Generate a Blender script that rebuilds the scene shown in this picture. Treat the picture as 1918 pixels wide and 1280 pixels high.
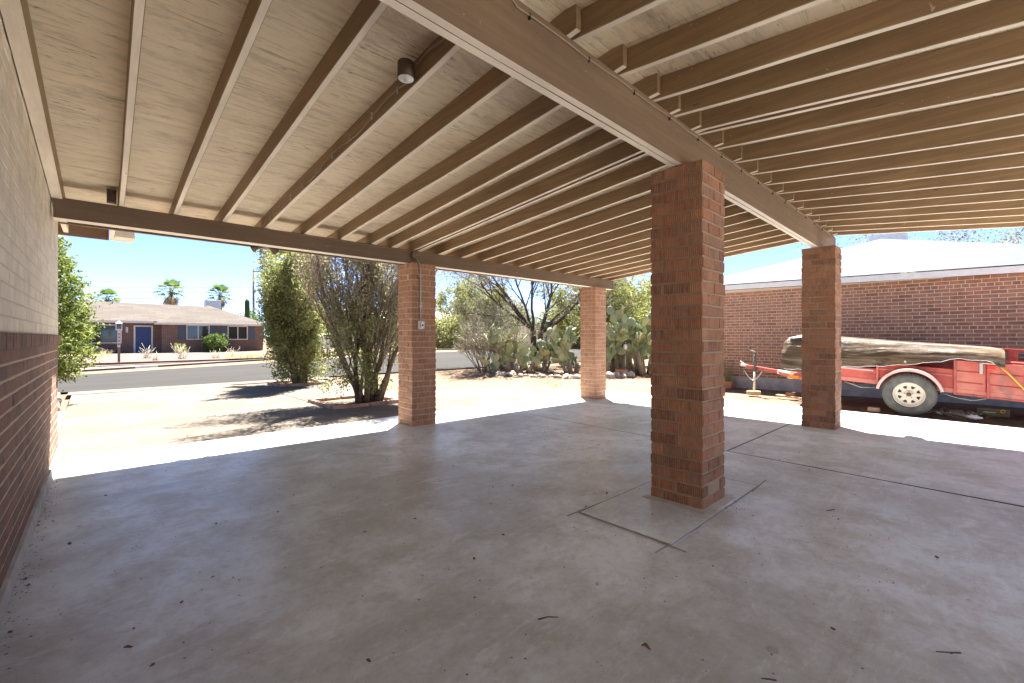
import bpy, math, random
import numpy as np
from math import radians, sin, cos, pi
from mathutils import Matrix, Vector, noise as mnoise

for o in list(bpy.data.objects): bpy.data.objects.remove(o)
SC = bpy.context.scene
COL = SC.collection

# ------------------------------------------------------------------ camera
YAW = 0.7605
cam = bpy.data.cameras.new('camera'); camo = bpy.data.objects.new('camera', cam); COL.objects.link(camo)
camo.location = (0, 0, 1.2); camo.rotation_euler = (pi/2, 0, -YAW)
cam.sensor_width = 36; cam.lens = 806.65/1918*36; cam.shift_y = -7/1918
cam.clip_start = 0.05; cam.clip_end = 3000
SC.camera = camo

# ------------------------------------------------------------------ light
SUN = Vector((0.36, 0.38, 1.0)).normalized()
sun_el = math.asin(SUN.z); sun_az = math.atan2(SUN.x, SUN.y)
W = bpy.data.worlds.new('World'); SC.world = W; W.use_nodes = True
wn = W.node_tree; wn.nodes.clear()
wo = wn.nodes.new('ShaderNodeOutputWorld'); wb = wn.nodes.new('ShaderNodeBackground'); ws = wn.nodes.new('ShaderNodeTexSky')
ws.sky_type = 'NISHITA'; ws.sun_disc = False; ws.sun_elevation = sun_el; ws.sun_rotation = sun_az
ws.altitude = 800; ws.air_density = 0.23; ws.dust_density = 0.2; ws.ozone_density = 1.0
wb.inputs['Strength'].default_value = 0.05
wn.links.new(ws.outputs[0], wb.inputs[0]); wn.links.new(wb.outputs[0], wo.inputs[0])
sl = bpy.data.lights.new('sun', 'SUN'); so = bpy.data.objects.new('sun', sl); COL.objects.link(so)
sl.energy = 2.6; sl.angle = radians(0.53); sl.color = (1.0, 0.95, 0.87)
so.rotation_euler = SUN.to_track_quat('Z', 'Y').to_euler(); so.location = (0, 0, 30)
SC.view_settings.view_transform = 'Standard'; SC.view_settings.look = 'None'
SC.view_settings.gamma = 1; SC.view_settings.use_curve_mapping = False
SC.view_settings.exposure = 3.75
SC.render.engine = 'CYCLES'
SC.cycles.max_bounces = 8; SC.cycles.diffuse_bounces = 6

# ------------------------------------------------------------------ helpers
class MB:
    """collects vertices and faces for one mesh"""
    def __init__(s): s.v = []; s.f = []; s.m = []; s.n = 0; s.sm = []
    def add(s, vs, fs, mi=0, smooth=False):
        b = s.n; s.v.extend([tuple(v) for v in vs]); s.n += len(vs)
        for f in fs: s.f.append(tuple(i+b for i in f)); s.m.append(mi); s.sm.append(smooth)
    def box(s, x0, x1, y0, y1, z0, z1, mi=0, top=None):
        v = [(x0,y0,z0),(x1,y0,z0),(x1,y1,z0),(x0,y1,z0),(x0,y0,z1),(x1,y0,z1),(x1,y1,z1),(x0,y1,z1)]
        if top:
            v = [(a,b,(top(a,b)+(c-z1)) if i < 4 else top(a,b)) for i,(a,b,c) in enumerate(v)]
        s.add(v, [(0,3,2,1),(4,5,6,7),(0,1,5,4),(1,2,6,5),(2,3,7,6),(3,0,4,7)], mi)
    def beam(s, p, q, w, h, mi=0, up=(0,0,1)):
        p = Vector(p); q = Vector(q); d = (q-p).normalized(); u = Vector(up)
        r = d.cross(u).normalized()*w/2; u2 = r.cross(d).normalized()*h/2
        vs = [p-r-u2, p+r-u2, p+r+u2, p-r+u2, q-r-u2, q+r-u2, q+r+u2, q-r+u2]
        s.add(vs, [(0,1,2,3),(4,7,6,5),(0,4,5,1),(1,5,6,2),(2,6,7,3),(3,7,4,0)], mi)
    def tube(s, pts, rad, n=6, mi=0, cap=True, smooth=True):
        pts = [Vector(p) for p in pts]
        if not hasattr(rad, '__len__'): rad = [rad]*len(pts)
        rings = []; ref = Vector((0.31,0.17,0.93)).normalized()
        for i, p in enumerate(pts):
            d = (pts[min(i+1,len(pts)-1)] - pts[max(i-1,0)])
            if d.length < 1e-9: d = Vector((0,0,1))
            d.normalize()
            a = d.cross(ref)
            if a.length < 1e-3: a = d.cross(Vector((1,0,0)))
            a.normalize(); b = d.cross(a)
            rings.append([p + (a*cos(2*pi*k/n)+b*sin(2*pi*k/n))*rad[i] for k in range(n)])
        vs = [v for r in rings for v in r]; fs = []
        for i in range(len(pts)-1):
            for k in range(n):
                k2 = (k+1) % n
                fs.append((i*n+k, i*n+k2, (i+1)*n+k2, (i+1)*n+k))
        if cap:
            fs.append(tuple(range(n-1,-1,-1))); fs.append(tuple(range((len(pts)-1)*n, len(pts)*n)))
        s.add(vs, fs, mi, smooth)
    def lathe(s, prof, c, axis='z', n=24, mi=0, smooth=True, close=False):
        vs = []
        for r, h in prof:
            for k in range(n):
                a = 2*pi*k/n
                if axis == 'z': vs.append((c[0]+r*cos(a), c[1]+r*sin(a), c[2]+h))
                elif axis == 'x': vs.append((c[0]+h, c[1]+r*cos(a), c[2]+r*sin(a)))
                else: vs.append((c[0]+r*cos(a), c[1]+h, c[2]+r*sin(a)))
        fs = []; m = len(prof)
        for i in range(m-1 if not close else m):
            for k in range(n):
                k2 = (k+1) % n; j = (i+1) % m
                fs.append((i*n+k, i*n+k2, j*n+k2, j*n+k))
        s.add(vs, fs, mi, smooth)
    def build(s, name, mats, parent=None, bevel=0):
        me = bpy.data.meshes.new(name)
        me.from_pydata(s.v, [], s.f)
        if not isinstance(mats, (list, tuple)): mats = [mats]
        for m in mats: me.materials.append(m)
        me.polygons.foreach_set('material_index', s.m)
        me.polygons.foreach_set('use_smooth', s.sm)
        me.update()
        return link(name, me, parent, bevel)

def wm(o):
    m = o.matrix_basis.copy()
    if o.parent: m = wm(o.parent) @ o.matrix_parent_inverse @ m
    return m
def adopt(c, p):
    if p is not None:
        c.parent = p; c.matrix_parent_inverse = wm(p).inverted()
def link(name, me, parent=None, bevel=0):
    o = bpy.data.objects.new(name, me); COL.objects.link(o); adopt(o, parent)
    if bevel:
        b = o.modifiers.new('bevel', 'BEVEL'); b.width = bevel; b.segments = 2; b.limit_method = 'ANGLE'
    return o
def put(name, me, M, parent=None):
    o = bpy.data.objects.new(name, me); COL.objects.link(o)
    o.matrix_basis = M; adopt(o, parent); return o
def tag(o, label, cat, group=None):
    o['label'] = label; o['category'] = cat
    if group: o['group'] = group
    return o
def thing(name, label, cat, loc=(0,0,0), group=None):
    o = bpy.data.objects.new(name, None); o.empty_display_size = .2
    COL.objects.link(o); o.location = loc
    return tag(o, label, cat, group)
def setting(o): o['kind'] = 'structure'; return o
def stuff(o): o['kind'] = 'stuff'; return o
def children(o): return [c for c in bpy.data.objects if c.parent == o]
def copy_tree(src, M):
    """copy of a thing with copies of its parts; M is the world matrix of the copy"""
    kids = {}
    for c in bpy.data.objects:
        if c.parent: kids.setdefault(c.parent.name, []).append(c)
    r = src.copy(); COL.objects.link(r); r.matrix_basis = M
    def rec(a, b):
        for c in kids.get(a.name, []):
            d = c.copy(); COL.objects.link(d); d.parent = b; rec(c, d)
    rec(src, r)
    return r

# ------------------------------------------------------------------ materials
class NT:
    def __init__(s, name):
        s.mat = bpy.data.materials.new(name); s.mat.use_nodes = True
        s.t = s.mat.node_tree; s.t.nodes.clear()
        s.out = s.t.nodes.new('ShaderNodeOutputMaterial'); s.b = s.t.nodes.new('ShaderNodeBsdfPrincipled')
        s.t.links.new(s.b.outputs[0], s.out.inputs[0])
    def n(s, typ, **kw):
        nd = s.t.nodes.new(typ)
        for k, v in kw.items():
            if hasattr(nd, k): setattr(nd, k, v)
        return nd
    def l(s, a, b): s.t.links.new(a, b)
    def coord(s, kind='Object', scale=(1,1,1), rot=(0,0,0)):
        c = s.n('ShaderNodeTexCoord'); m = s.n('ShaderNodeMapping')
        m.inputs['Scale'].default_value = scale; m.inputs['Rotation'].default_value = rot
        s.l(c.outputs[kind], m.inputs[0]); return m.outputs[0]
    def world(s, scale=(1,1,1), rot=(0,0,0)):
        g = s.n('ShaderNodeNewGeometry'); m = s.n('ShaderNodeMapping')
        m.inputs['Scale'].default_value = scale; m.inputs['Rotation'].default_value = rot
        s.l(g.outputs['Position'], m.inputs[0]); return m.outputs[0]
    def noise(s, vec, scale=5, detail=4, rough=.55, dist=0):
        n = s.n('ShaderNodeTexNoise'); n.inputs['Scale'].default_value = scale
        n.inputs['Detail'].default_value = detail; n.inputs['Roughness'].default_value = rough
        n.inputs['Distortion'].default_value = dist
        s.l(vec, n.inputs['Vector']); return n.outputs[0]
    def ramp(s, fac, stops):
        r = s.n('ShaderNodeValToRGB'); e = r.color_ramp.elements
        while len(e) < len(stops): e.new(.5)
        for i, (p, c) in enumerate(stops):
            e[i].position = p; e[i].color = (*c, 1) if not isinstance(c, (int, float)) else (c, c, c, 1)
        s.l(fac, r.inputs[0]); return r.outputs[0]
    def mix(s, fac, a, b, mode='MIX'):
        m = s.n('ShaderNodeMix'); m.data_type = 'RGBA'; m.blend_type = mode
        for sock, v in ((m.inputs[0], fac), (m.inputs[6], a), (m.inputs[7], b)):
            if isinstance(v, (int, float)): sock.default_value = v
            elif isinstance(v, tuple): sock.default_value = (*v, 1)
            else: s.l(v, sock)
        return m.outputs[2]
    def math(s, op, a, b=0.0, c=None):
        m = s.n('ShaderNodeMath'); m.operation = op
        for i, v in enumerate((a, b) if c is None else (a, b, c)):
            if isinstance(v, (int, float)): m.inputs[i].default_value = v
            else: s.l(v, m.inputs[i])
        return m.outputs[0]
    def sep(s, vec):
        n = s.n('ShaderNodeSeparateXYZ'); s.l(vec, n.inputs[0]); return n.outputs
    def bump(s, h, strength=.3, dist=.01, normal=None):
        b = s.n('ShaderNodeBump'); b.inputs['Strength'].default_value = strength; b.inputs['Distance'].default_value = dist
        s.l(h, b.inputs['Height'])
        if normal is not None: s.l(normal, b.inputs['Normal'])
        s.l(b.outputs[0], s.b.inputs['Normal']); return b.outputs[0]
    def col(s, c):
        i = s.b.inputs['Base Color']
        if isinstance(c, tuple): i.default_value = (*c, 1)
        else: s.l(c, i)
    def rough(s, r):
        i = s.b.inputs['Roughness']
        if isinstance(r, (int, float)): i.default_value = r
        else: s.l(r, i)

def simple(name, c, rough=.7, metal=0, var=.15, scale=8, bump=0.0, spec=None):
    n = NT(name); v = n.coord(scale=(1,1,1)); f = n.noise(v, scale, 5, .6)
    d = tuple(x*(1-var) for x in c); b = tuple(min(1, x*(1+var)) for x in c)
    n.col(n.ramp(f, [(.3, d), (.7, b)])); n.rough(rough); n.b.inputs['Metallic'].default_value = metal
    if spec is not None: n.b.inputs['Specular IOR Level'].default_value = spec
    if bump: n.bump(n.noise(v, scale*6, 3), bump, .004)
    return n.mat

def rnd_of(n):
    """random number per object, plus a per-face one on joined bricks"""
    oi = n.n('ShaderNodeObjectInfo'); a = n.n('ShaderNodeAttribute'); a.attribute_name = 'rnd'
    return n.math('FRACT', n.math('ADD', oi.outputs['Random'], a.outputs['Fac']))

def brick_mat(name, stops, ribs=0.0, dust=(.32,.25,.19), dust_amt=.3, rough=.9, fleck=0.25):
    n = NT(name); r = rnd_of(n); w = n.world()
    base = n.ramp(r, stops)
    nz = n.noise(w, 22, 5, .65); fine = n.noise(w, 160, 3, .6)
    c = n.mix(n.ramp(nz, [(.35, 0), (.75, dust_amt)]), base, dust)
    bl = n.noise(w, 5.5, 6, .7); c = n.mix(n.ramp(bl, [(.35, .45), (.55, 0)]), c, tuple(x*.5 for x in stops[0][1]))
    c = n.mix(n.ramp(fine, [(.3, fleck), (.55, 0)]), c, tuple(x*.35 for x in stops[0][1]))
    h = fine
    if ribs:
        o = n.sep(n.coord()); q = n.math('ADD', o[0], o[1])
        wob = n.math('MULTIPLY', n.noise(w, 30, 2), .004)
        ss = n.math('SINE', n.math('MULTIPLY', n.math('ADD', q, wob), 2*pi/.0145))
        rag = n.noise(n.world((60, 60, 9)), 1.0, 3)
        hh = n.math('MULTIPLY_ADD', ss, ribs, n.math('MULTIPLY', rag, 1.2))
        c = n.mix(n.ramp(n.math('MULTIPLY', n.math('ADD', ss, 1), n.ramp(rag, [(.35,.15),(.7,.6)])), [(.25, 0), (.8, .8)]), c, dust)
        h = n.math('ADD', hh, n.math('MULTIPLY', fine, .6))
        n.bump(h, 1.0, .006)
    else: n.bump(h, .5, .003)
    n.col(c); n.rough(rough); return n.mat

M = {}
RED = [(0, (.21,.075,.042)), (.25, (.42,.14,.065)), (.5, (.5,.19,.09)), (.75, (.32,.15,.095)), (1, (.58,.25,.12))]
M['brick_pillar'] = brick_mat('scored_red_brick', RED, ribs=.8, dust=(.42,.27,.17), dust_amt=.35)
M['brick_front'] = brick_mat('orange_red_brick', [(0, (.36,.145,.07)), (.4, (.48,.2,.095)), (.8, (.42,.175,.095)), (1, (.56,.26,.13))], ribs=.35, dust=(.5,.33,.22), dust_amt=.35)
M['brick_house'] = brick_mat('dark_house_brick', [(0, (.12,.065,.05)), (.25, (.2,.085,.055)), (.6, (.28,.12,.07)), (1, (.18,.105,.08))], ribs=.3, dust=(.3,.2,.15), dust_amt=.35)
M['brick_painted'] = brick_mat('cream_painted_brick', [(0, (.76,.66,.51)), (1, (.84,.74,.58))], dust=(.55,.46,.36), dust_amt=.5, rough=.65, fleck=.05)
M['brick_neighbour'] = brick_mat('neighbour_brick', [(0, (.27,.12,.066)), (.3, (.38,.175,.095)), (.7, (.44,.205,.115)), (1, (.33,.165,.105))], dust=(.4,.27,.2), dust_amt=.3, fleck=.15)
M['brick_edging'] = brick_mat('edging_brick', [(0, (.30,.17,.12)), (.5, (.38,.22,.16)), (1, (.46,.30,.23))], dust=(.5,.42,.34), dust_amt=.6)
def mortar(name, c):
    n = NT(name); w = n.world(); f = n.noise(w, 60, 5, .7)
    n.col(n.ramp(f, [(.3, tuple(x*.7 for x in c)), (.7, c)])); n.rough(.95); n.bump(f, .7, .004); return n.mat
M['mortar_dark'] = mortar('grey_brown_mortar', (.36,.245,.165))
M['mortar_mid'] = mortar('tan_mortar', (.60,.43,.30))
M['mortar_pale'] = mortar('pale_mortar', (.66,.58,.5))
M['mortar_paint'] = mortar('painted_mortar', (.68,.58,.45))

def paint_wood(name, c, dark, wear=.35, grain=(1.2, 30, 30), checks=.6, chip=(.62,.55,.47)):
    n = NT(name); w = n.world(grain)
    g = n.noise(w, 1.0, 6, .65, .4); big = n.noise(n.world(), 1.7, 4, .6); fine = n.noise(n.world(tuple(x*3 for x in grain)), 1.0, 4, .7)
    base = n.mix(n.ramp(big, [(.3, 0), (.7, 1)]), tuple(x*.86 for x in c), tuple(min(1, x*1.12) for x in c))
    base = n.mix(n.ramp(g, [(.42, wear), (.6, 0)]), base, dark)
    base = n.mix(n.ramp(fine, [(.27, checks), (.36, 0)]), base, tuple(x*.3 for x in dark))
    sp = n.noise(n.world(), 34, 2, .5)
    base = n.mix(n.ramp(sp, [(.74, 0), (.78, .6)]), base, chip)
    vk = n.n('ShaderNodeTexVoronoi'); vk.inputs['Scale'].default_value = 1.0; n.l(n.world((2.1, 2.1, 9) if grain[1] > 5 else (9, 2.1, 9)), vk.inputs['Vector'])
    base = n.mix(n.ramp(n.math('ADD', vk.outputs['Distance'], n.math('MULTIPLY', fine, .03)), [(.055, .75), (.075, 0)]), base, tuple(x*.3 for x in dark))
    pe = n.noise(n.world(), 7, 6, .75)
    base = n.mix(n.ramp(pe, [(.68, 0), (.72, .35)]), base, chip)
    n.col(base); n.rough(.62)
    n.bump(n.math('ADD', g, fine), .35, .004); return n.mat
# joist and beam sides are brown; undersides are a paler tan, near the ceiling sheets
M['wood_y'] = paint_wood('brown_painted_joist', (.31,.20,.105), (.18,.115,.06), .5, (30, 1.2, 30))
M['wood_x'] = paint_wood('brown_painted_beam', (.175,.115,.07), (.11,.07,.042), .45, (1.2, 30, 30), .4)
M['pale_y'] = paint_wood('pale_tan_joist_edge', (.80,.68,.54), (.6,.48,.37), .3, (30, 1.5, 30), .5)
M['pale_x'] = paint_wood('pale_tan_beam_edge', (.80,.68,.55), (.6,.48,.37), .3, (1.5, 30, 30), .4)
def plywood():
    n = NT('tan_painted_plywood')
    big = n.noise(n.world(), 1.1, 5, .62); r = rnd_of(n)
    g = n.noise(n.world((1.6, 13, 13)), 1.0, 6, .72, 2.2)
    ck = n.noise(n.world((6, 62, 62)), 1.0, 5, .7, 1.4); zone = n.noise(n.world((1.4, 3.2, 1)), 1.3, 4, .6)
    c = n.mix(n.ramp(big, [(.3, 0), (.72, 1)]), (.74,.58,.39), (.86,.70,.49))
    c = n.mix(n.math('MULTIPLY', r, .22), c, (.45,.37,.29))
    c = n.mix(n.ramp(g, [(.36, .55), (.5, 0)]), c, (.40,.30,.21))
    c = n.mix(n.math('MULTIPLY', n.ramp(ck, [(.36, 1), (.42, 0)]), n.ramp(zone, [(.44, .12), (.6, 1)])), c, (.13,.095,.065))
    st = n.noise(n.world((.9, 1.6, 1)), 2.3, 5, .7)
    c = n.mix(n.ramp(st, [(.55, 0), (.72, .5)]), c, (.34,.24,.15))
    n.col(c); n.rough(.7); n.bump(n.math('ADD', g, n.math('MULTIPLY', ck, .8)), .5, .004); return n.mat
M['ply'] = plywood()

def concrete(name, warm, lo, hi, stain=.7, outdoors=False):
    n = NT(name)
    w = n.world(); big = n.noise(w, .5, 9, .66, .3); mid = n.noise(w, 2.7, 10, .74, .35)
    sw = n.noise(n.world((1.0, 4.2, 1), (0, 0, .35)), 1.8, 10, .74, .7)
    fine = n.noise(w, 19, 8, .78); grit = n.noise(w, 170, 3, .6)
    c = n.mix(n.ramp(big, [(.42, 0), (.56, 1)]), lo, hi)
    c = n.mix(n.ramp(mid, [(.44, 0), (.66, stain)]), c, warm)
    c = n.mix(n.ramp(sw, [(.56, 0), (.68, .5)]), c, tuple(min(1, x*1.18) for x in hi))
    c = n.mix(n.ramp(sw, [(.26, .5), (.40, 0)]), c, tuple(x*.66 for x in warm))
    c = n.mix(n.ramp(fine, [(.3, .5), (.5, 0)]), c, tuple(x*.62 for x in lo))
    c = n.mix(n.ramp(fine, [(.56, 0), (.72, .35)]), c, tuple(min(1, x*1.25) for x in hi))
    ty = n.noise(n.world((.35, 5.5, 1), (0, 0, -.25)), 1.0, 9, .75, .25)
    c = n.mix(n.ramp(ty, [(.30, .4), (.42, 0)]), c, tuple(x*.7 for x in warm))
    wn2 = n.noise(n.world((5, 24, 1), (0, 0, .3)), 1.0, 8, .8, .4)
    c = n.mix(n.ramp(wn2, [(.56, 0), (.68, .35)]), c, tuple(min(1, x*1.25) for x in hi))
    c = n.mix(n.ramp(grit, [(.28, .5), (.38, 0)]), c, tuple(x*.5 for x in lo))
    scr = n.noise(n.world((3.2, 46, 1), (0, 0, .5)), 1.0, 4, .6, .5)
    zz = n.noise(w, 1.1, 3)
    c = n.mix(n.math('MULTIPLY', n.ramp(scr, [(.66, 0), (.72, 1)]), n.ramp(zz, [(.5, 0), (.62, .45)])), c, tuple(min(1, x*1.35) for x in hi))
    vo = n.n('ShaderNodeTexVoronoi'); vo.inputs['Scale'].default_value = 1.5; vo.inputs['Randomness'].default_value = 1
    n.l(n.world(), vo.inputs['Vector'])
    sp = n.sep(vo.outputs['Color'])
    c = n.mix(n.math('MULTIPLY', n.math('LESS_THAN', vo.outputs['Distance'], n.math('MULTIPLY', sp[1], .06)), n.math('MULTIPLY', n.math('GREATER_THAN', sp[0], .62), .42)), c, tuple(x*.45 for x in warm))
    v2 = n.n('ShaderNodeTexVoronoi'); v2.inputs['Scale'].default_value = 13; n.l(n.world(), v2.inputs['Vector'])
    s2 = n.sep(v2.outputs['Color'])
    c = n.mix(n.math('MULTIPLY', n.math('LESS_THAN', v2.outputs['Distance'], n.math('MULTIPLY', s2[1], .09)), n.math('MULTIPLY', n.math('GREATER_THAN', s2[0], .72), .75)), c, (.05,.035,.025))
    n.col(c)
    n.rough(n.ramp(mid, [(.3, .27 if not outdoors else .8), (.7, .5 if not outdoors else .9)]))
    if outdoors: n.b.inputs['Specular IOR Level'].default_value = .15
    n.bump(n.math('ADD', n.math('MULTIPLY', mid, 2.5), n.math('ADD', n.math('MULTIPLY', fine, .5), n.math('MULTIPLY', grit, .12))), .22, .006)
    return n.mat
M['slab'] = concrete('worn_grey_concrete', (.35,.325,.285), (.42,.445,.445), (.63,.68,.71))  # same concrete as the driveway, colour lifted to brighten the shaded floor
M['slab_out'] = concrete('concrete_toned_down_for_sun', (.098,.078,.058), (.118,.098,.078), (.15,.129,.107), .65, True)  # same concrete as the floor, colour darkened to hold back the sun
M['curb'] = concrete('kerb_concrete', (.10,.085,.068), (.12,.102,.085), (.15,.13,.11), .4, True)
M['cement'] = simple('grey_cement', (.42,.40,.37), .9, var=.25, scale=5, bump=.5)

def dirt():
    n = NT('tan_dirt'); w = n.world()
    a = n.noise(w, .6, 6, .6); b = n.noise(w, 9, 6, .7); g = n.noise(w, 80, 4, .7)
    c = n.ramp(a, [(.3, (.13,.09,.06)), (.7, (.18,.135,.095))])
    c = n.mix(n.ramp(b, [(.4, .5), (.6, 0)]), c, (.28,.19,.13))
    c = n.mix(n.ramp(g, [(.62, 0), (.72, .6)]), c, (.62,.54,.46))
    c = n.mix(n.ramp(g, [(.28, .6), (.38, 0)]), c, (.14,.10,.07))
    n.col(c); n.rough(1); n.b.inputs['Specular IOR Level'].default_value = .1; n.bump(n.math('ADD', b, n.math('MULTIPLY', g, .5)), .8, .02); return n.mat
M['dirt'] = dirt()
def asphalt():
    n = NT('worn_asphalt'); w = n.world()
    a = n.noise(n.world((.25, 1, 1)), .7, 5, .6); g = n.noise(w, 60, 4, .7)
    c = n.ramp(a, [(.3, (.03,.0285,.027)), (.7, (.04,.038,.036))])
    c = n.mix(n.ramp(g, [(.6, 0), (.75, .4)]), c, (.13,.12,.11))
    n.col(c); n.rough(.95); n.b.inputs['Specular IOR Level'].default_value = .12; n.bump(g, .3, .01); return n.mat
M['asphalt'] = asphalt()
def gravel():
    n = NT('pinkish_gravel'); v = n.n('ShaderNodeTexVoronoi'); v.inputs['Scale'].default_value = 26; n.l(n.world(), v.inputs['Vector'])
    s = n.sep(v.outputs['Color']); c = n.ramp(s[0], [(0, (.30,.22,.17)), (.5, (.50,.40,.33)), (1, (.66,.58,.50))])
    c = n.mix(n.ramp(v.outputs['Distance'], [(.25, 0), (.6, .8)]), c, (.14,.10,.07))
    n.col(c); n.rough(.95); n.bump(n.math('SUBTRACT', 1.0, v.outputs['Distance']), 1.0, .02); return n.mat
M['gravel'] = gravel()
M['far_gravel'] = simple('front_yard_gravel', (.14,.105,.09), .95, var=.35, scale=14, spec=.1)

def leaf_mat(name, stops, trans=.45):
    n = NT(name); r = rnd_of(n); w = n.noise(n.world(), 2.2, 3)
    m = n.math('FRACT', n.math('ADD', r, n.math('MULTIPLY', w, .35)))
    n.col(n.ramp(m, stops)); n.rough(.6); n.b.inputs['Specular IOR Level'].default_value = .25
    tr = n.n('ShaderNodeBsdfTranslucent'); mx = n.n('ShaderNodeMixShader'); mx.inputs[0].default_value = trans
    n.l(n.b.inputs['Base Color'].links[0].from_socket, tr.inputs[0])
    n.l(n.b.outputs[0], mx.inputs[1]); n.l(tr.outputs[0], mx.inputs[2]); n.l(mx.outputs[0], n.out.inputs[0])
    return n.mat
M['leaf_olive'] = leaf_mat('olive_leaves', [(0, (.11,.14,.045)), (.4, (.20,.23,.075)), (.75, (.29,.30,.11)), (1, (.36,.31,.15))])
M['leaf_dry'] = leaf_mat('dry_olive_leaves', [(0, (.18,.17,.08)), (.4, (.30,.27,.14)), (.75, (.40,.34,.2)), (1, (.46,.38,.25))])
M['leaf_green'] = leaf_mat('green_leaves', [(0, (.045,.085,.018)), (.5, (.09,.15,.035)), (1, (.17,.22,.055))])
M['leaf_pale'] = leaf_mat('yellow_green_leaves', [(0, (.16,.19,.05)), (.5, (.26,.28,.09)), (1, (.36,.36,.14))], .4)
M['leaf_pale2'] = leaf_mat('fresh_green_leaves', [(0, (.07,.11,.02)), (.5, (.15,.2,.045)), (1, (.27,.29,.08))])
M['leaf_grey'] = leaf_mat('grey_green_leaves', [(0, (.12,.125,.075)), (.5, (.2,.2,.12)), (1, (.3,.28,.18))])
M['palm'] = leaf_mat('palm_fronds', [(0, (.08,.13,.03)), (.6, (.16,.22,.06)), (1, (.26,.29,.09))])
M['palm_dry'] = leaf_mat('dry_palm_skirt', [(0, (.22,.17,.11)), (1, (.38,.31,.21))])
M['straw'] = leaf_mat('dry_straw', [(0, (.42,.33,.16)), (1, (.6,.5,.28))])
M['bark'] = simple('grey_brown_bark', (.19,.14,.10), .95, var=.45, scale=18, bump=1)
M['bark_dark'] = simple('dark_bark', (.085,.06,.045), .95, var=.4, scale=12, bump=1)
M['twig'] = simple('pale_twigs', (.42,.36,.28), .9, var=.3, scale=5)
M['pad'] = None
def padmat():
    n = NT('prickly_pear_pad'); r = rnd_of(n); c = n.ramp(r, [(0, (.17,.21,.10)), (.45, (.25,.29,.15)), (.8, (.33,.35,.18)), (1, (.46,.38,.19))])
    v = n.n('ShaderNodeTexVoronoi'); v.inputs['Scale'].default_value = 9; n.l(n.coord(), v.inputs['Vector'])
    c = n.mix(n.ramp(v.outputs['Distance'], [(.05, .7), (.1, 0)]), c, (.42,.38,.25))
    n.col(c); n.rough(.6); return n.mat
M['pad'] = padmat()
M['cactus_wood'] = simple('corky_cactus_trunk', (.25,.2,.14), .95, var=.3, scale=8, bump=.8)
M['rock'] = simple('pale_garden_rock', (.46,.39,.33), .9, var=.35, scale=6, bump=.8)
M['black'] = simple('black_wire', (.02,.018,.016), .5)
M['wire'] = simple('brown_cable', (.30,.21,.14), .5)
M['metal'] = simple('galvanised_metal', (.5,.5,.48), .4, .8, var=.1)
M['bronze'] = simple('bronze_painted_metal', (.10,.065,.04), .5, .3)
M['white'] = simple('white_paint', (.75,.73,.69), .5, var=.08)
M['cream'] = simple('cream_trim', (.62,.56,.48), .6, var=.1)
M['red'] = simple('faded_red_trailer_paint', (.42,.05,.04), .45, var=.3, scale=3)
M['red2'] = simple('weathered_red_trailer_paint', (.46,.11,.085), .6, var=.35, scale=4, bump=.2)
def worn_red(name, c, fade, smudge):
    n = NT(name); w = n.world(); a = n.noise(w, 2.2, 7, .65); b = n.noise(w, 3.4, 6, .7); f = n.noise(w, 40, 5, .7)
    k = n.ramp(a, [(.35, c), (.65, fade)])
    k = n.mix(n.ramp(b, [(.52, 0), (.66, .75)]), k, smudge)
    k = n.mix(n.ramp(f, [(.64, 0), (.72, .7)]), k, (.16,.07,.04))
    n.col(k); n.rough(n.ramp(a, [(.3,.35),(.7,.65)])); n.bump(f, .15, .003); return n.mat
M['red2'] = worn_red('chalky_red_trailer_paint', (.46,.085,.06), (.56,.2,.15), (.16,.11,.095))
M['red'] = worn_red('faded_red_trailer_paint_2', (.40,.04,.03), (.48,.10,.075), (.13,.05,.04))
M['pinkfender'] = simple('sun_faded_pink_fender', (.50,.33,.29), .5, var=.15, scale=6)
M['rubber'] = simple('dusty_tyre_rubber', (.085,.08,.072), .85, var=.35, scale=9, bump=.4)
M['rim'] = simple('cream_wheel_rim', (.50,.43,.34), .45, var=.12, scale=12)
M['orange'] = simple('orange_lens', (.75,.22,.02), .3, var=.05)
M['redlens'] = simple('red_lens', (.6,.04,.02), .3, var=.05)
M['yellow'] = simple('yellow_webbing', (.75,.42,.05), .6, var=.1)
M['timber'] = simple('bare_timber', (.55,.40,.22), .8, var=.2, scale=6, bump=.3)
M['blue'] = simple('blue_door_paint', (.008,.035,.13), .45, var=.1)
M['shutter'] = simple('slate_blue_shutter', (.06,.075,.10), .6, var=.1)
M['terracotta'] = simple('terracotta', (.5,.24,.13), .85, var=.15)
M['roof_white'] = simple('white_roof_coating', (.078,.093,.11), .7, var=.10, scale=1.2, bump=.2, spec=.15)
M['valve'] = simple('olive_plastic_lid', (.12,.11,.06), .6, var=.2)
M['leafdead'] = simple('dead_leaf', (.17,.09,.045), .9, var=.4, scale=30)
M['bag'] = simple('black_plastic_bag', (.02,.02,.025), .25, var=.2)
def tarp():
    n = NT('brown_silver_tarpaulin'); w = n.world((1, 1, 1))
    a = n.noise(n.world((1, 1.6, 16), (radians(12), 0, 0)), 1.0, 5, .6, .9)
    n.col(n.ramp(a, [(.3, (.02,.011,.006)), (.48, (.065,.040,.020)), (.7, (.17,.115,.066))])); n.rough(.38)  # fold shade and highlights worked into the colour along the bump
    n.bump(n.math('ADD', a, n.math('MULTIPLY', n.noise(w, 30, 4), .15)), .6, .03); return n.mat
M['tarp'] = tarp()
def glass():
    n = NT('window_glass'); n.col((.02,.024,.022)); n.rough(.06); n.b.inputs['Specular IOR Level'].default_value = .5
    return n.mat
M['glass'] = glass()
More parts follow.
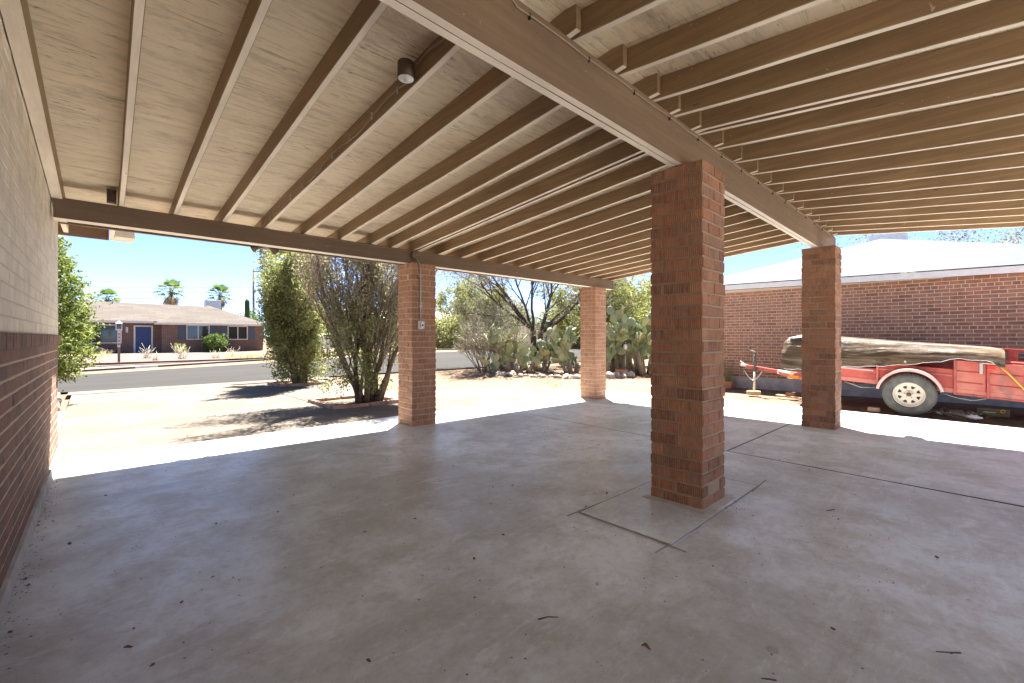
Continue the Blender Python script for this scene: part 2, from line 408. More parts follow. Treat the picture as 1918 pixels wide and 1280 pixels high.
def shingle():
    n = NT('grey_shingles'); w = n.world()
    b = n.n('ShaderNodeTexBrick'); n.l(n.world((1, 1, 1)), b.inputs['Vector'])
    b.inputs['Scale'].default_value = 1.0; b.inputs['Brick Width'].default_value = .9; b.inputs['Row Height'].default_value = .42
    b.inputs['Mortar Size'].default_value = .012
    b.inputs['Color1'].default_value = (.085,.072,.064,1); b.inputs['Color2'].default_value = (.11,.095,.085,1); b.inputs['Mortar'].default_value = (.06,.055,.05,1)
    c = n.mix(n.ramp(n.noise(w, 2.5, 4), [(.3, .5), (.6, 0)]), b.outputs[0], (.085,.077,.072))
    n.col(c); n.rough(.95); n.b.inputs['Specular IOR Level'].default_value = .1; return n.mat
M['shingle'] = shingle()
def far_brick(name, c1, c2, mo, sx=.25, sz=.085):
    n = NT(name); p = n.sep(n.world()); cm = n.n('ShaderNodeCombineXYZ')
    n.l(n.math('ADD', p[0], p[1]), cm.inputs[0]); n.l(p[2], cm.inputs[1])
    b = n.n('ShaderNodeTexBrick'); n.l(cm.outputs[0], b.inputs['Vector'])
    b.inputs['Scale'].default_value = 1; b.inputs['Brick Width'].default_value = sx; b.inputs['Row Height'].default_value = sz
    b.inputs['Mortar Size'].default_value = .01; b.inputs['Color1'].default_value = (*c1,1); b.inputs['Color2'].default_value = (*c2,1); b.inputs['Mortar'].default_value = (*mo,1)
    n.col(b.outputs[0]); n.rough(.9); return n.mat
M['far_brick'] = far_brick('far_house_brick', (.11,.05,.034), (.18,.085,.06), (.25,.19,.15))

# ------------------------------------------------------------------ terrain
def clamp(v, a, b): return max(a, min(b, v))
def smooth(t): t = clamp(t, 0, 1); return t*t*(3-2*t)
def gz(x, y):
    p = -.0126*clamp(x, -1, 12) - .0091*clamp(y, -6, 15)
    if y > 9:
        p9 = -.0126*clamp(x, -1, 12) - .0091*9; p = p9 + (-.137-p9)*smooth((y-9)/5.5)
    if y <= 15: return p
    near = -.137
    kerb = -.226 + .0335*(clamp(x, -3, 15)+.7)
    if y < 24: return near + (kerb-near)*clamp((y-16)/8.0, 0, 1)
    yard = -.06 + clamp((x-9)*.03, 0, .3)
    if y < 28: return kerb + .12 + (yard-kerb-.12)*(y-24)/4
    return yard + .0053*min(y-28, 15)

def sheet(name, xs, ys, off, mat, parent=None, zf=None):
    mb = MB(); zf = zf or gz
    nx, ny = len(xs), len(ys)
    vs = [(x, y, zf(x, y)+off) for y in ys for x in xs]
    fs = [(j*nx+i, j*nx+i+1, (j+1)*nx+i+1, (j+1)*nx+i) for j in range(ny-1) for i in range(nx-1)]
    mb.add(vs, fs, 0, True); return mb.build(name, mat, parent)
def lin(a, b, n): return [a+(b-a)*i/(n-1) for i in range(n)]

gxs = [-900,-300,-120,-60,-40,-30,-20,-15,-10] + lin(-6, 30, 73) + [35,40,50,60,80,120,300,900]
gys = [-900,-200,-60,-30,-15] + lin(-8, 15, 24) + [15.01,15.5] + lin(16, 24, 9) + [24.01,25,26,27,28,30,35,40,43,50,60,80,120,250,500,900]
def gzd(x, y):
    if y <= 15: h = gz(x, y) - .09 + .03
    else: h = gz(x, y) - .05
    if x > 10.1 and y < 15:
        h += .05 + .02*mnoise.noise(Vector((x*.9, y*.9, 0))) + .012*mnoise.noise(Vector((x*4, y*4, 1)))
        h -= .03*clamp((10.6-x)/.5, 0, 1)
    elif y < 15: h -= .07
    return h
setting(sheet('ground', gxs, gys, 0, M['dirt'], None, gzd))

# driveway: one sub-base with every cast slab on it
drv = MB()
drv.box(-.40, 9.9, -9.9, 6.5, -.3, -.02, top=lambda a, b: gz(a, b)-.025)
drv.box(-.50, 5.2, 6.5, 14.9, -.3, -.02, top=lambda a, b: gz(a, b)-.025)
M['groove2'] = simple('scored_concrete', (.27,.24,.21), .95)
M['groove'] = simple('groove_dirt', (.09,.07,.055), .95)
driveway = setting(drv.build('driveway', M['groove']))
def slab(pts, mat, th=.09, z=0.0):
    """a cast slab on the polygon pts (counter-clockwise) with eased edges"""
    me = bpy.data.meshes.new('concrete_slab'); vs = []; n = len(pts)
    cx = sum(p[0] for p in pts)/n; cy = sum(p[1] for p in pts)/n
    def inset(p, d):
        v = Vector((cx-p[0], cy-p[1])); l = v.length; return (p[0]+v.x/l*d*1.4, p[1]+v.y/l*d*1.4)
    for p in pts: vs.append((p[0], p[1], gz(*p)+z-th))
    for p in pts: vs.append((p[0], p[1], gz(*p)+z-.006))
    for p in pts: q = inset(p, .006); vs.append((q[0], q[1], gz(*q)+z))
    fs = [tuple(range(n-1, -1, -1)), tuple(range(2*n, 3*n))]
    for r in (0, 1):
        for i in range(n): j = (i+1) % n; fs.append((r*n+i, r*n+j, (r+1)*n+j, (r+1)*n+i))
    me.from_pydata(vs, [], fs); me.materials.append(mat); me.update()
    return link('concrete_slab', me, driveway)
J = .008
xj = lambda y: 5.02+.06*y
# pad around the middle pillar, the floor slab in four pieces round it
PX0, PX1, PY0, PY1 = 2.47, 4.06, 1.21, 1.90
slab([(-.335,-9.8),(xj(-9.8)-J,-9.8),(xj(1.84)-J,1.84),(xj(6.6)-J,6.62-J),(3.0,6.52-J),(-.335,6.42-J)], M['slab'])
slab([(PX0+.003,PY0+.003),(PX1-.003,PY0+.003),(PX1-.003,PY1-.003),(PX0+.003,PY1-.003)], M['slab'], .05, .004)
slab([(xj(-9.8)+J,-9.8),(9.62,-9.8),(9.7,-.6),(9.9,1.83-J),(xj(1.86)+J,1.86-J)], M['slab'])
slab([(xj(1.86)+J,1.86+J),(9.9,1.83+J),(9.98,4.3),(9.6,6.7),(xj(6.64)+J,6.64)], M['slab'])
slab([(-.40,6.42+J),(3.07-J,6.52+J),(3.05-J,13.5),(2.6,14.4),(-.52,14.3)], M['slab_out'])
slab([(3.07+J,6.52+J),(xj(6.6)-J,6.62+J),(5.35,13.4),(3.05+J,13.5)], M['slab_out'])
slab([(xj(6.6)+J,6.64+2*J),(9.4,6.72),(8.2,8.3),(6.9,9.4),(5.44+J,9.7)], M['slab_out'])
# dark felt in the open joints
mb = MB()
mb.beam((xj(-9.5),-9.5,gz(4.5,-6)-.012),(xj(-5.9),-5.9,gz(4.6,-5.9)-.012),.013,.012)
mb.beam((xj(-5.9),-5.9,gz(4.6,-5.9)-.008),(xj(6.6),6.6,gz(5.4,6.6)-.008),.0135,.012)
mb.beam((xj(1.86)+.01,1.862,gz(5.2,1.86)-.008),(9.85,1.832,gz(9.85,1.83)-.008),.0135,.012)
mb.build('joint_felt', M['black'] if 'black' in M else M['groove'], driveway)
# apron to the gutter
sheet('concrete_slab', lin(-.6, 5.6, 8), [14.42, 15.19], .0, M['curb'], driveway)
# small kerb at the foot of the house wall
# road
RXS = [-80,-50,-30,-20,-15,-10] + lin(-6, 30, 37) + [35,45,60,90]
def rz(x, y):
    a = -.133; k = -.226 + .0335*(clamp(x, -3, 15)+.7); return a + (k-a)*clamp((y-15.2)/8.8, 0, 1)
setting(sheet('road', RXS, [15.2,16,17,18,19,20,21,22,23,24], -.0, M['asphalt'], None, rz))
mb = MB()
for i in range(len(RXS)-1):
    a, b = RXS[i], RXS[i+1]
    mb.add([(a,23.6,rz(a,23.6)+.004),(b,23.6,rz(b,23.6)+.004),(b,24.0,rz(b,24)+.02),(a,24.0,rz(a,24)+.02),
            (b,24.05,rz(b,24)+.15),(a,24.05,rz(a,24)+.15),(b,24.25,rz(b,24)+.155),(a,24.25,rz(a,24)+.155),
            (b,25.6,gz(b,25.6)+.03),(a,25.6,gz(a,25.6)+.03)],
           [(0,1,2,3),(3,2,4,5),(5,4,6,7),(7,6,8,9)])
setting(mb.build('far_kerb', M['curb']))
mb = MB()
mb.add([(1.0,23.99,-.14),(1.75,23.99,-.115),(1.75,24.03,.01),(1.0,24.03,-.015)], [(0,1,2,3)])
mb.build('house_number_patch', M['white'], bpy.data.objects['far_kerb'])
setting(sheet('front_yard', [-30,-20]+lin(-10, 14, 9), [26.2,28,30,35,42.6], .03, M['far_gravel']))
setting(sheet('gravel_bed', lin(-3.4, -.44, 4), [6.7,8,9,10,11.2], -.02, M['gravel'], None, lambda x, y: gz(x, y)))

# ------------------------------------------------------------------ bricks
def brick_mesh(name, lx, ly, lz, mat, bev=.005):
    mb = MB(); me = None
    X, Y, Z = lx/2, ly/2, lz/2; b = bev
    vs = []
    for sx in (-1, 1):
        for sy in (-1, 1):
            for sz in (-1, 1):
                vs += [(sx*X, sy*(Y-b), sz*(Z-b)), (sx*(X-b), sy*Y, sz*(Z-b)), (sx*(X-b), sy*(Y-b), sz*Z)]
    idx = lambda sx, sy, sz, k: (((sx+1)//2)*4 + ((sy+1)//2)*2 + (sz+1)//2)*3 + k
    fs = []
    for s in (-1, 1):
        fs.append([idx(s,-1,-1,0), idx(s,1,-1,0), idx(s,1,1,0), idx(s,-1,1,0)])
        fs.append([idx(-1,s,-1,1), idx(1,s,-1,1), idx(1,s,1,1), idx(-1,s,1,1)])
        fs.append([idx(-1,-1,s,2), idx(1,-1,s,2), idx(1,1,s,2), idx(-1,1,s,2)])
        for t in (-1, 1):
            fs.append([idx(s,t,-1,0), idx(s,t,1,0), idx(s,t,1,1), idx(s,t,-1,1)])
            fs.append([idx(s,-1,t,0), idx(s,1,t,0), idx(s,1,t,2), idx(s,-1,t,2)])
            fs.append([idx(-1,s,t,1), idx(1,s,t,1), idx(1,s,t,2), idx(-1,s,t,2)])
            for u in (-1, 1): fs.append([idx(s,t,u,0), idx(s,t,u,1), idx(s,t,u,2)])
    out = []
    for f in fs:
        p = [Vector(vs[i]) for i in f]; nn = (p[1]-p[0]).cross(p[2]-p[0]); c = sum(p, Vector())/len(p)
        out.append(tuple(f) if nn.dot(c) > 0 else tuple(reversed(f)))
    me = bpy.data.meshes.new(name); me.from_pydata(vs, [], out); me.materials.append(mat); me.update()
    return me

def pillar(x0, y0, w, ztop, courses, mat, mort, parent, seed):
    rng = random.Random(seed)
    zb = gz(x0+w/2, y0+w/2) - .005
    p = bpy.data.objects.new('brick_pillar', None); COL.objects.link(p); p.location = (x0+w/2, y0+w/2, zb); adopt(p, parent)
    pitch = (ztop-zb)/courses; j = .013
    core = MB(); core.box(x0+.007, x0+w-.007, y0+.007, y0+w-.007, zb, ztop-.004)
    core.build('mortar', mort, p)
    L = (w-j)/2; D = .095; mid = w-2*D-2*j
    m_full = brick_mesh('brick', L, D, pitch-j, mat); m_mid = brick_mesh('brick', mid, D, pitch-j, mat)
    for c in range(courses):
        z = zb + pitch*(c+.5); rows = []
        swap = c % 2
        for s in (0, 1):
            v = D/2 if s == 0 else w-D/2
            rows.append((m_full, L/2, v)); rows.append((m_full, w-L/2, v))
            rows.append((m_mid, 'm', v))
        for me, a, v in rows:
            rot = 0
            if a == 'm': px, py, rot = v, w/2, pi/2
            else: px, py = a, v
            if swap: px, py, rot = py, px, rot+pi/2
            jx, jy = rng.gauss(0, .0026), rng.gauss(0, .0026)
            Mx = Matrix.Translation((x0+px+jx, y0+py+jy, z+rng.gauss(0, .0016))) @ Matrix.Rotation(rot+rng.choice((0, pi))+rng.gauss(0, .011), 4, 'Z')
            put('brick', me, Mx, p)
    return p

def brick_wall(parent, axis_x, s0, s1, zf0, rows, pitch, L, mat, headers, nmax, face, nrm, sort_at, depth=.05, seed=1, j=.010, row0=0, ztopf=None):
    """bricks on a wall running along Y at x=face (outer face looking to nrm on x)"""
    rng = random.Random(seed); items = []
    for r in range(rows):
        hd = (r in headers); l = L/2 if hd else L
        off = (L/2 if r % 2 else 0) if not hd else L/4
        y = s0 - off
        while y < s1:
            a, b = max(y, s0), min(y+l, s1)
            if b-a > .03: items.append(((a+b)/2, b-a-j, r))
            y += l
    items.sort(key=lambda t: abs(t[0]-sort_at[0])*1.0 + abs(zf0(t[0])+t[2]*pitch-sort_at[1])*.7)
    cache = {}; joined = MB(); rn = []
    for i, (yc, ln, r) in enumerate(items):
        z = zf0(yc) + pitch*(r+.5)
        if ztopf and z+pitch*.5 > ztopf(yc): continue
        if i < nmax:
            k = round(ln, 2)
            if k not in cache: cache[k] = brick_mesh('brick', depth, ln if k in (round(L-j,2), round(L/2-j,2)) else k, pitch-j, mat, .003)
            put('brick', cache[k], Matrix.Translation((face - nrm*(depth/2) + rng.gauss(0,.0007), yc, z+rng.gauss(0,.0008))) @ Matrix.Rotation(rng.gauss(0,.004), 4, 'Z'), parent)
        else:
            xo = face + nrm*rng.gauss(0, .0005)
            joined.box(min(xo, xo-nrm*depth), max(xo, xo-nrm*depth), yc-ln/2, yc+ln/2, z-pitch/2+j/2, z+pitch/2-j/2)
            rn += [rng.random()]*6
    if joined.n:
        o = joined.build('far_bricks', mat, parent); stuff(o)
        at = o.data.attributes.new('rnd', 'FLOAT', 'FACE'); at.data.foreach_set('value', rn)

# ------------------------------------------------------------------ carport
def jzf(x, y): return 2.815 - .0805*(y-1.5) + .006*x      # underside of the street side joists
def jzb(x, y): return 2.815 - .115*(1.5-y) + .006*x        # underside of the rear joists, falling away from the ridge beam
def jz(x, y): return jzf(x, y) if y >= 1.5 else jzb(x, y)
port = thing('carport', 'brown timber carport on four red brick pillars over the grey concrete floor', 'carport', (4, 3, 0))
JW, JD = .042, .14
LX = [.13,.55,.975,1.40,1.83,2.28,2.70,3.01,3.36,3.435,3.81,4.25,4.69,5.13,5.56,6.0,6.44,6.88,7.32,7.76,8.2,8.58]
def joist(x, y0, y1, jit, rng, zf):
    mb = MB(); h = JW/2; n = 9; a = rng.uniform(-jit, jit); b = rng.uniform(-jit, jit)
    rings = []
    for i in range(n):
        y = y0+(y1-y0)*i/(n-1); xo = x + a*sin(i*.9) + b*sin(i*.5+1); z = zf(x, y) + rng.uniform(-.0025, .0025)
        e = .004
        rings += [(xo-h+e,y,z),(xo+h-e,y,z),(xo+h,y,z+e),(xo+h,y,z+JD),(xo-h,y,z+JD),(xo-h,y,z+e)]
    k = 6
    for i in range(n-1):
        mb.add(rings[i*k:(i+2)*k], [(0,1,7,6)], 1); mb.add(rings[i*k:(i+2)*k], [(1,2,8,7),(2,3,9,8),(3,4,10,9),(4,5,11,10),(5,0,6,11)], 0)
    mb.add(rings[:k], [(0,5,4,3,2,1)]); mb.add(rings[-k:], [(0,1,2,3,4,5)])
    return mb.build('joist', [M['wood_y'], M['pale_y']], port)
rng = random.Random(7)
for x in LX:
    joist(x, 1.41, 6.44, .006, rng, jzf)
    joist(x+.046, -1.25, 1.585, .006, rng, jzb)  # unseen rear roof end, cut short behind the camera to let in light
# ledger on the house wall
mb = MB()
for (y0, y1) in ((-1.25, 1.5), (1.5, 6.44)):
    f_ = jzb if y1 < 2 else jzf
    mb.add([(-.332,y0,f_(0,y0)-.02),(-.262,y0,f_(0,y0)-.02),(-.262,y0,f_(0,y0)+JD),(-.332,y0,f_(0,y0)+JD),
        (-.332,y1,f_(0,y1)-.02),(-.262,y1,f_(0,y1)-.02),(-.262,y1,f_(0,y1)+JD),(-.332,y1,f_(0,y1)+JD)],
       [(1,5,6,2),(2,6,7,3),(3,7,4,0)], 0)
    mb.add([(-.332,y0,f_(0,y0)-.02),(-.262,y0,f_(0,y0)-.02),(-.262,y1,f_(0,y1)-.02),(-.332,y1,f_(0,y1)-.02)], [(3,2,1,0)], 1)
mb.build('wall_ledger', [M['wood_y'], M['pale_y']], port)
# plywood sheets above the joists
ysplit = [6.44, 5.221, 4.002, 2.783, 1.504, .285, -.934, -1.24]
for i in range(len(ysplit)-1):
    ya, yb = ysplit[i+1], ysplit[i]
    zf_ = jzb if yb < 1.6 else jzf
    xs = [-.33, 1.40, 3.84, 6.28, 8.66] if i % 2 else [-.33, 2.28, 4.70, 7.14, 8.66]
    for a, b in zip(xs[:-1], xs[1:]):
        mb = MB(); g = .0022; dz = rng.uniform(0, .0025)
        mb.box(a+g, b-g, ya+g, yb-g, 0, .014, top=lambda p, q: zf_(p, q)+JD+.016+dz)
        mb.build('plywood_sheet', M['ply'], port)
mb = MB(); mb.box(-.33, 8.72, 1.5, 6.50, 0, .03, top=lambda p, q: jzf(p, q)+JD+.052); mb.box(-.33, 8.72, -1.25, 1.499, 0, .03, top=lambda p, q: jzb(p, q)+JD+.052); mb.build('roofing', M['roof_white'], port)
# fascia boards on the street end and the side
mb = MB(); mb.beam((-.33,6.462,jz(0,6.46)+.065), (8.62,6.462,jz(8.6,6.46)+.065), .038, .19); mb.build('fascia', M['wood_x'], port)
mb = MB(); mb.beam((8.641,-1.25,jz(8.6,-1.25)+.085), (8.641,1.5,jz(8.6,1.5)+.085), .038, .16); mb.build('fascia', M['wood_y'], port)
mb = MB(); mb.beam((8.641,1.502,jz(8.6,1.502)+.085), (8.641,6.48,jz(8.6,6.48)+.085), .038, .16); mb.build('fascia', M['wood_y'], port)
# main beam of two planks with a plate on top, and the front beam
def plank(name, x0, x1, y0, y1, zb, zt, nm=None):
    mb = MB(); n = 10; k = 4; R = []
    for i in range(n):
        x = x0+(x1-x0)*i/(n-1); w = .0015*sin(i*1.7+y0*9)
        R += [(x,y0+w,zb(x)),(x,y1+w,zb(x)),(x,y1+w,zt(x)),(x,y0+w,zt(x))]
    for i in range(n-1):
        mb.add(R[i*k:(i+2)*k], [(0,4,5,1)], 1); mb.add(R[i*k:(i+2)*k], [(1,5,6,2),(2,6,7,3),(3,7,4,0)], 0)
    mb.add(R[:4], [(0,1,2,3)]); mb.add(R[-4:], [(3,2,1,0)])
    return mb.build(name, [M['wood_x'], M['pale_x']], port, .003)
cuts = [-.33, 3.30, 8.74]
for a, b in zip(cuts[:-1], cuts[1:]):
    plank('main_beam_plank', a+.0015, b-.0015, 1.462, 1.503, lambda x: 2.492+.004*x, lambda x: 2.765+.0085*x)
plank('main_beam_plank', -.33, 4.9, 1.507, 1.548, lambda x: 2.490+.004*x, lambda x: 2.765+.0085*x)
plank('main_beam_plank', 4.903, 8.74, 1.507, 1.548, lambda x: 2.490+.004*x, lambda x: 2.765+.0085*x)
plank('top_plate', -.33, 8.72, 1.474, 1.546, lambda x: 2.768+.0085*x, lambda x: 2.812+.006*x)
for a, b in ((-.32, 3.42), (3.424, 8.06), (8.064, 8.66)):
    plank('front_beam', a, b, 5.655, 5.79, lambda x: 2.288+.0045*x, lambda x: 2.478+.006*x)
# short blocking left at the first joist
mb = MB(); mb.box(.03, .098, 5.56, 5.64, jz(0,5.6)+.003, jz(0,5.6)+.12); mb.build('blocking', M['bark_dark'], port)
# pillars
pillar(3.144, 1.304, .41, 2.50, 29, M['brick_pillar'], M['mortar_dark'], port, 1)
pillar(3.264, 5.539, .41, 2.302, 29, M['brick_front'], M['mortar_mid'], port, 2)
pillar(7.831, 5.579, .41, 2.323, 29, M['brick_front'], M['mortar_mid'], port, 3)
pillar(7.520, 1.259, .41, 2.52, 29, M['brick_pillar'], M['mortar_dark'], port, 4)
# mortar smear round the foot of the middle pillar
mb = MB()
for (p, q) in (((3.11,1.27),(3.59,1.27)), ((3.11,1.27),(3.11,1.75)), ((3.59,1.27),(3.59,1.75))):
    mb.beam((p[0],p[1],gz(*p)+.002), (q[0],q[1],gz(*q)+.002), .07, .012)
mb.build('mortar_skirt', M['cement'], port)

# ceiling lamp with its cable
lamp = thing('ceiling_lamp', 'small round bronze can lamp with white socket face on the side of a joist', 'lamp', (1.36, 2.33, jz(1.36,2.33)+.08))
lc = (1.325, 2.32, jz(1.33,2.32)+.005)
mb = MB(); mb.lathe([(.0,.095),(.047,.095),(.05,.09),(.05,.0),(.045,-.002),(.0,-.002)], lc, 'z', 28); mb.build('can', M['bronze'], lamp)
mb = MB(); mb.lathe([(.0,-.012),(.02,-.012),(.022,-.008),(.043,-.005),(.046,-.001),(.046,.003),(0,.003)], lc, 'z', 28); mb.build('socket_plate', M['white'], lamp)
mb = MB(); mb.lathe([(.0,-.018),(.012,-.018),(.013,-.012)], lc, 'z', 12)
mb.box(lc[0]-.034, lc[0]-.028, lc[1]-.003, lc[1]+.003, lc[2]-.009, lc[2]-.004); mb.box(lc[0]+.028, lc[0]+.034, lc[1]-.003, lc[1]+.003, lc[2]-.009, lc[2]-.004)
mb.build('screw', M['metal'], lamp)
cab = thing('lamp_cable', 'thin cable stapled along the joist from the ceiling lamp to the front beam', 'cable', (1.37, 4, jz(1.37,4)+.05))
X = 1.3745
pts = []
rr = random.Random(3)
for i in range(40):
    y = 2.40 + (5.6-2.40)*i/39
    zz = .035 + .02*sin(i*.55) + rr.uniform(-.004,.004)
    pts.append((X-.004-(.003 if i % 7 else 0), y, jz(X,y)+zz + (.02 if i > 34 else 0)))
mb = MB(); mb.tube([(1.345,2.36,jz(1.34,2.36)+.03)]+pts, .004, 6); mb.build('cable', M['wire'], cab)
pts = [(X-.012, 2.28, jz(X,2.28)+.09)] + [(X-.007+.002*sin(i*2), 2.25-(2.25-1.56)*i/9, jz(X,2.25-(2.25-1.56)*i/9)+.085+.012*sin(i*1.4)) for i in range(10)]
mb = MB(); mb.tube(pts, .006, 6); mb.tube([(p[0]-.004, p[1], p[2]-.012) for p in pts], .004, 6); mb.build('cable', M['wire'], cab)
pts = [(1.37+ (3.33-1.37)*i/24, 5.645, 2.478+.006*1.4 - .012 - (.018 if i == 0 else 0) + .003*sin(i)) for i in range(25)]
mb = MB(); mb.tube([(1.362,5.5,jz(1.37,5.5)+.045),(1.352,5.60,2.50)]+pts, .004, 6); mb.build('cable', M['wire'], cab)
mb = MB()
for k in range(9):
    y = 2.5+k*.36; mb.box(X-.011, X-.002, y, y+.006, jz(X,y)+.02, jz(X,y)+.065)
stuff(mb.build('staple', M['metal'], cab))
bc = thing('beam_cable', 'thin cable stapled along the top of the main beam above the middle pillar', 'cable', (3, 1.455, 2.77))
pts = [(.9+i*.13, 1.4565-.003*(i % 2), 2.752+.0085*(.9+i*.13)+.004*sin(i*1.3)) for i in range(58)]
mb = MB(); mb.tube([(1.30,1.46,2.87),(1.33,1.455,2.82)]+[p for p in pts if p[0] > 1.35], .0045, 6); mb.build('cable', M['wire'], bc)
mb = MB()
for k in range(14):
    x = 1.5+k*.48; z = 2.752+.0085*x; mb.box(x, x+.005, 1.449, 1.461, z-.02, z+.01)
stuff(mb.build('staple', M['black'], bc))
# nail heads on the beam face
mb = MB(); rr = random.Random(5)
for k in range(70):
    x = rr.uniform(.5, 8.5); z = rr.choice((2.54, 2.72, 2.62))+.005*x+rr.uniform(-.02,.02)
    mb.lathe([(0,-.002),(.005,-.002),(.006,0)], (x, 1.4615, z), 'y', 7)
stuff(mb.build('nail_heads', M['wood_x'], port))

# conduit with junction box and switch box on the front pillar
cd = thing('conduit_run', 'grey conduit with round junction box and switch box on the left front pillar', 'conduit', (3.40, 5.53, 1.35))
mb = MB(); mb.tube([(3.395,5.52,1.44),(3.393,5.518,1.9),(3.39,5.518,2.24),(3.375,5.53,2.30),(3.355,5.62,2.40)], .0105, 8); mb.build('pipe', M['metal'], cd)
mb = MB(); mb.lathe([(0,-.05),(.05,-.05),(.058,-.045),(.058,0),(0,0)], (3.36,5.652,2.42), 'y', 8); mb.build('junction_box', M['wood_x'], cd)
mb = MB()
for z in (1.66, 2.10): mb.box(3.365, 3.425, 5.512, 5.5375, z, z+.014)
mb.build('pipe_clamp', M['metal'], cd)
mb = MB(); mb.box(3.355, 3.445, 5.49, 5.5375, 1.325, 1.445); mb.build('switch_box', M['cream'], cd, .004)
mb = MB(); mb.box(3.375, 3.425, 5.478, 5.489, 1.345, 1.425); mb.build('switch_cover', M['metal'], cd, .003)
mb = MB(); mb.box(3.392, 3.408, 5.468, 5.4775, 1.37, 1.40); mb.build('toggle', M['bronze'], cd)
mb = MB(); mb.tube([(3.395,5.52,1.44),(3.395,5.52,1.455)], .016, 8); mb.build('fitting', M['metal'], cd)

# flood light under the front overhang
fl = thing('flood_light', 'twin head security flood light hanging under the street side of the carport roof', 'lamp', (1.57, 6.40, 2.42))
mb = MB(); mb.lathe([(0,.03),(.05,.03),(.05,.0),(.03,-.015),(0,-.015)], (1.57,6.40,2.42), 'z', 16); mb.build('base', M['bronze'], fl)
mb = MB(); mb.lathe([(0,-.07),(.03,-.065),(.045,-.04),(.045,-.02),(.03,-.005),(0,-.004)], (1.57,6.38,2.41), 'z', 16); mb.build('sensor', M['metal'], fl)
for s in (-1, 1):
    mb = MB(); a = Vector((1.57+s*.03, 6.40, 2.41)); b = Vector((1.57+s*.075, 6.43, 2.405)); c = Vector((1.57+s*.14, 6.47, 2.375))
    mb.tube([a, b, c], [.012,.03,.05], 12); mb.build('lamp_head', M['bronze'], fl)

# hook shaped pipe beside the far front pillar
mb = MB(); mb.tube([(7.08,5.70,2.31),(7.08,5.68,2.26),(7.10,5.66,2.20),(7.17,5.65,2.15),(7.26,5.65,2.15),(7.33,5.65,2.19)], .02, 10)
tag(mb.build('bent_pipe', M['white']), 'short bent white pipe hanging from the front beam by the far pillar', 'pipe')

# ------------------------------------------------------------------ own house wall on the left
house = thing('house', 'house side wall at left, cream painted above and bare dark brick below, with eave', 'house', (-.6, 3, 0))
Y0, Y1 = 1.2, 6.60
mb = MB(); mb.box(-.60, -.352, -6, Y1-.02, -.1, 3.2, top=None); mb.build('wall_core', M['mortar_dark'], house)
mb = MB()
for seg in range(12):
    a = -6+(Y1+6)*seg/12; b = -6+(Y1+6)*(seg+1)/12
    mb.add([(-.315,a,gz(0,a)),(-.315,b,gz(0,b)),(-.325,b,.035),(-.325,a,.035+rr.uniform(0,.0)),(-.36,a,.04),(-.36,b,.04)], [(0,1,2,3),(3,2,5,4)])
mb.add([(-.315,Y1,gz(0,Y1)),(-.7,Y1,gz(0,Y1)),(-.7,Y1,.035),(-.325,Y1,.035)], [(0,1,2,3)])
mb.build('footing', M['cement'], house)
LP = .0795
lower = bpy.data.objects.new('bare_brick_wall', None); COL.objects.link(lower); lower.location = (-.34, 3, 0); adopt(lower, house)
brick_wall(lower, 0, Y0, Y1, lambda y: .035, 14, LP, .205, M['brick_house'], (), 285, -.34, 1, (3.2, .9), depth=.05, seed=3, j=.014)
band = bpy.data.objects.new('band_course', None); COL.objects.link(band); band.location = (-.33, 3, 1.18); adopt(band, house)
bm_ = brick_mesh('brick', .06, .096, .086, M['brick_house'], .004); y = 1.6; rr = random.Random(9)
while y < Y1+.02:
    put('brick', bm_, Matrix.Translation((-.352+rr.gauss(0,.001), y+.05, 1.182)), band); y += .106
mb = MB(); mb.box(-.40, -.330, 1.6, Y1, 1.139, 1.222); mb.build('mortar', M['mortar_mid'], band)
mb = MB(); mb.box(-.60, -.3405, -6, Y1-.004, 1.224, 3.3); 
upper = mb.build('painted_brick_wall', M['mortar_paint'], house)
brick_wall(upper, 0, Y0, Y1, lambda y: 1.227, 19, LP, .205, M['brick_painted'], (3, 9, 15), 290, -.338, 1, (3.0, 1.8), depth=.03, seed=4, j=.009, ztopf=lambda y: jz(0, y)+.06)
mb = MB(); mb.box(-.60, -.3430, -6, Y1-.01, .035, 1.139); mb.build('mortar_bed', M['mortar_mid'], house)
# end wall returns and eave over the front of the house
mb = MB(); mb.box(-4.5, -.60, Y1-.25, Y1-.02, -.1, 2.7); mb.build('front_wall', M['far_brick'], house)
ez = 2.41
mb = MB(); mb.box(-4.5, .06, 7.30, 7.338, ez, ez+.17); mb.build('fascia', M['wood_x'], house)
mb = MB(); mb.box(-4.5, .05, 6.62, 7.298, ez+.152, ez+.165); mb.build('soffit', M['ply'], house)
for k in range(8):
    x = -.40-k*.6 if k else -.33
    mb = MB(); mb.box(x, x+.042, 6.62, 7.296, ez+.03, ez+.15); mb.build('rafter_tail', M['pale_y'], house)
mb = MB(); mb.box(.065, .105, 6.52, 7.30, ez+.0, ez+.165); mb.build('barge_board', M['pale_y'], house)
mb = MB(); mb.box(.108, .29, 7.02, 7.345, ez+.005, ez+.16); mb.build('boxed_eave_end', M['pale_x'], house, .004)
mb = MB(); mb.box(.14, .275, 7.012, 7.0195, ez+.03, ez+.14); mb.build('eave_end_panel', M['pale_y'], house, .002)
mb = MB(); mb.add([(-4.6,5.2,2.95),(.31,6.51,ez+.23),(.31,7.37,ez+.18),(-4.6,7.37,ez+.18)], [(0,1,2,3)]); mb.build('roof', M['shingle'], house)

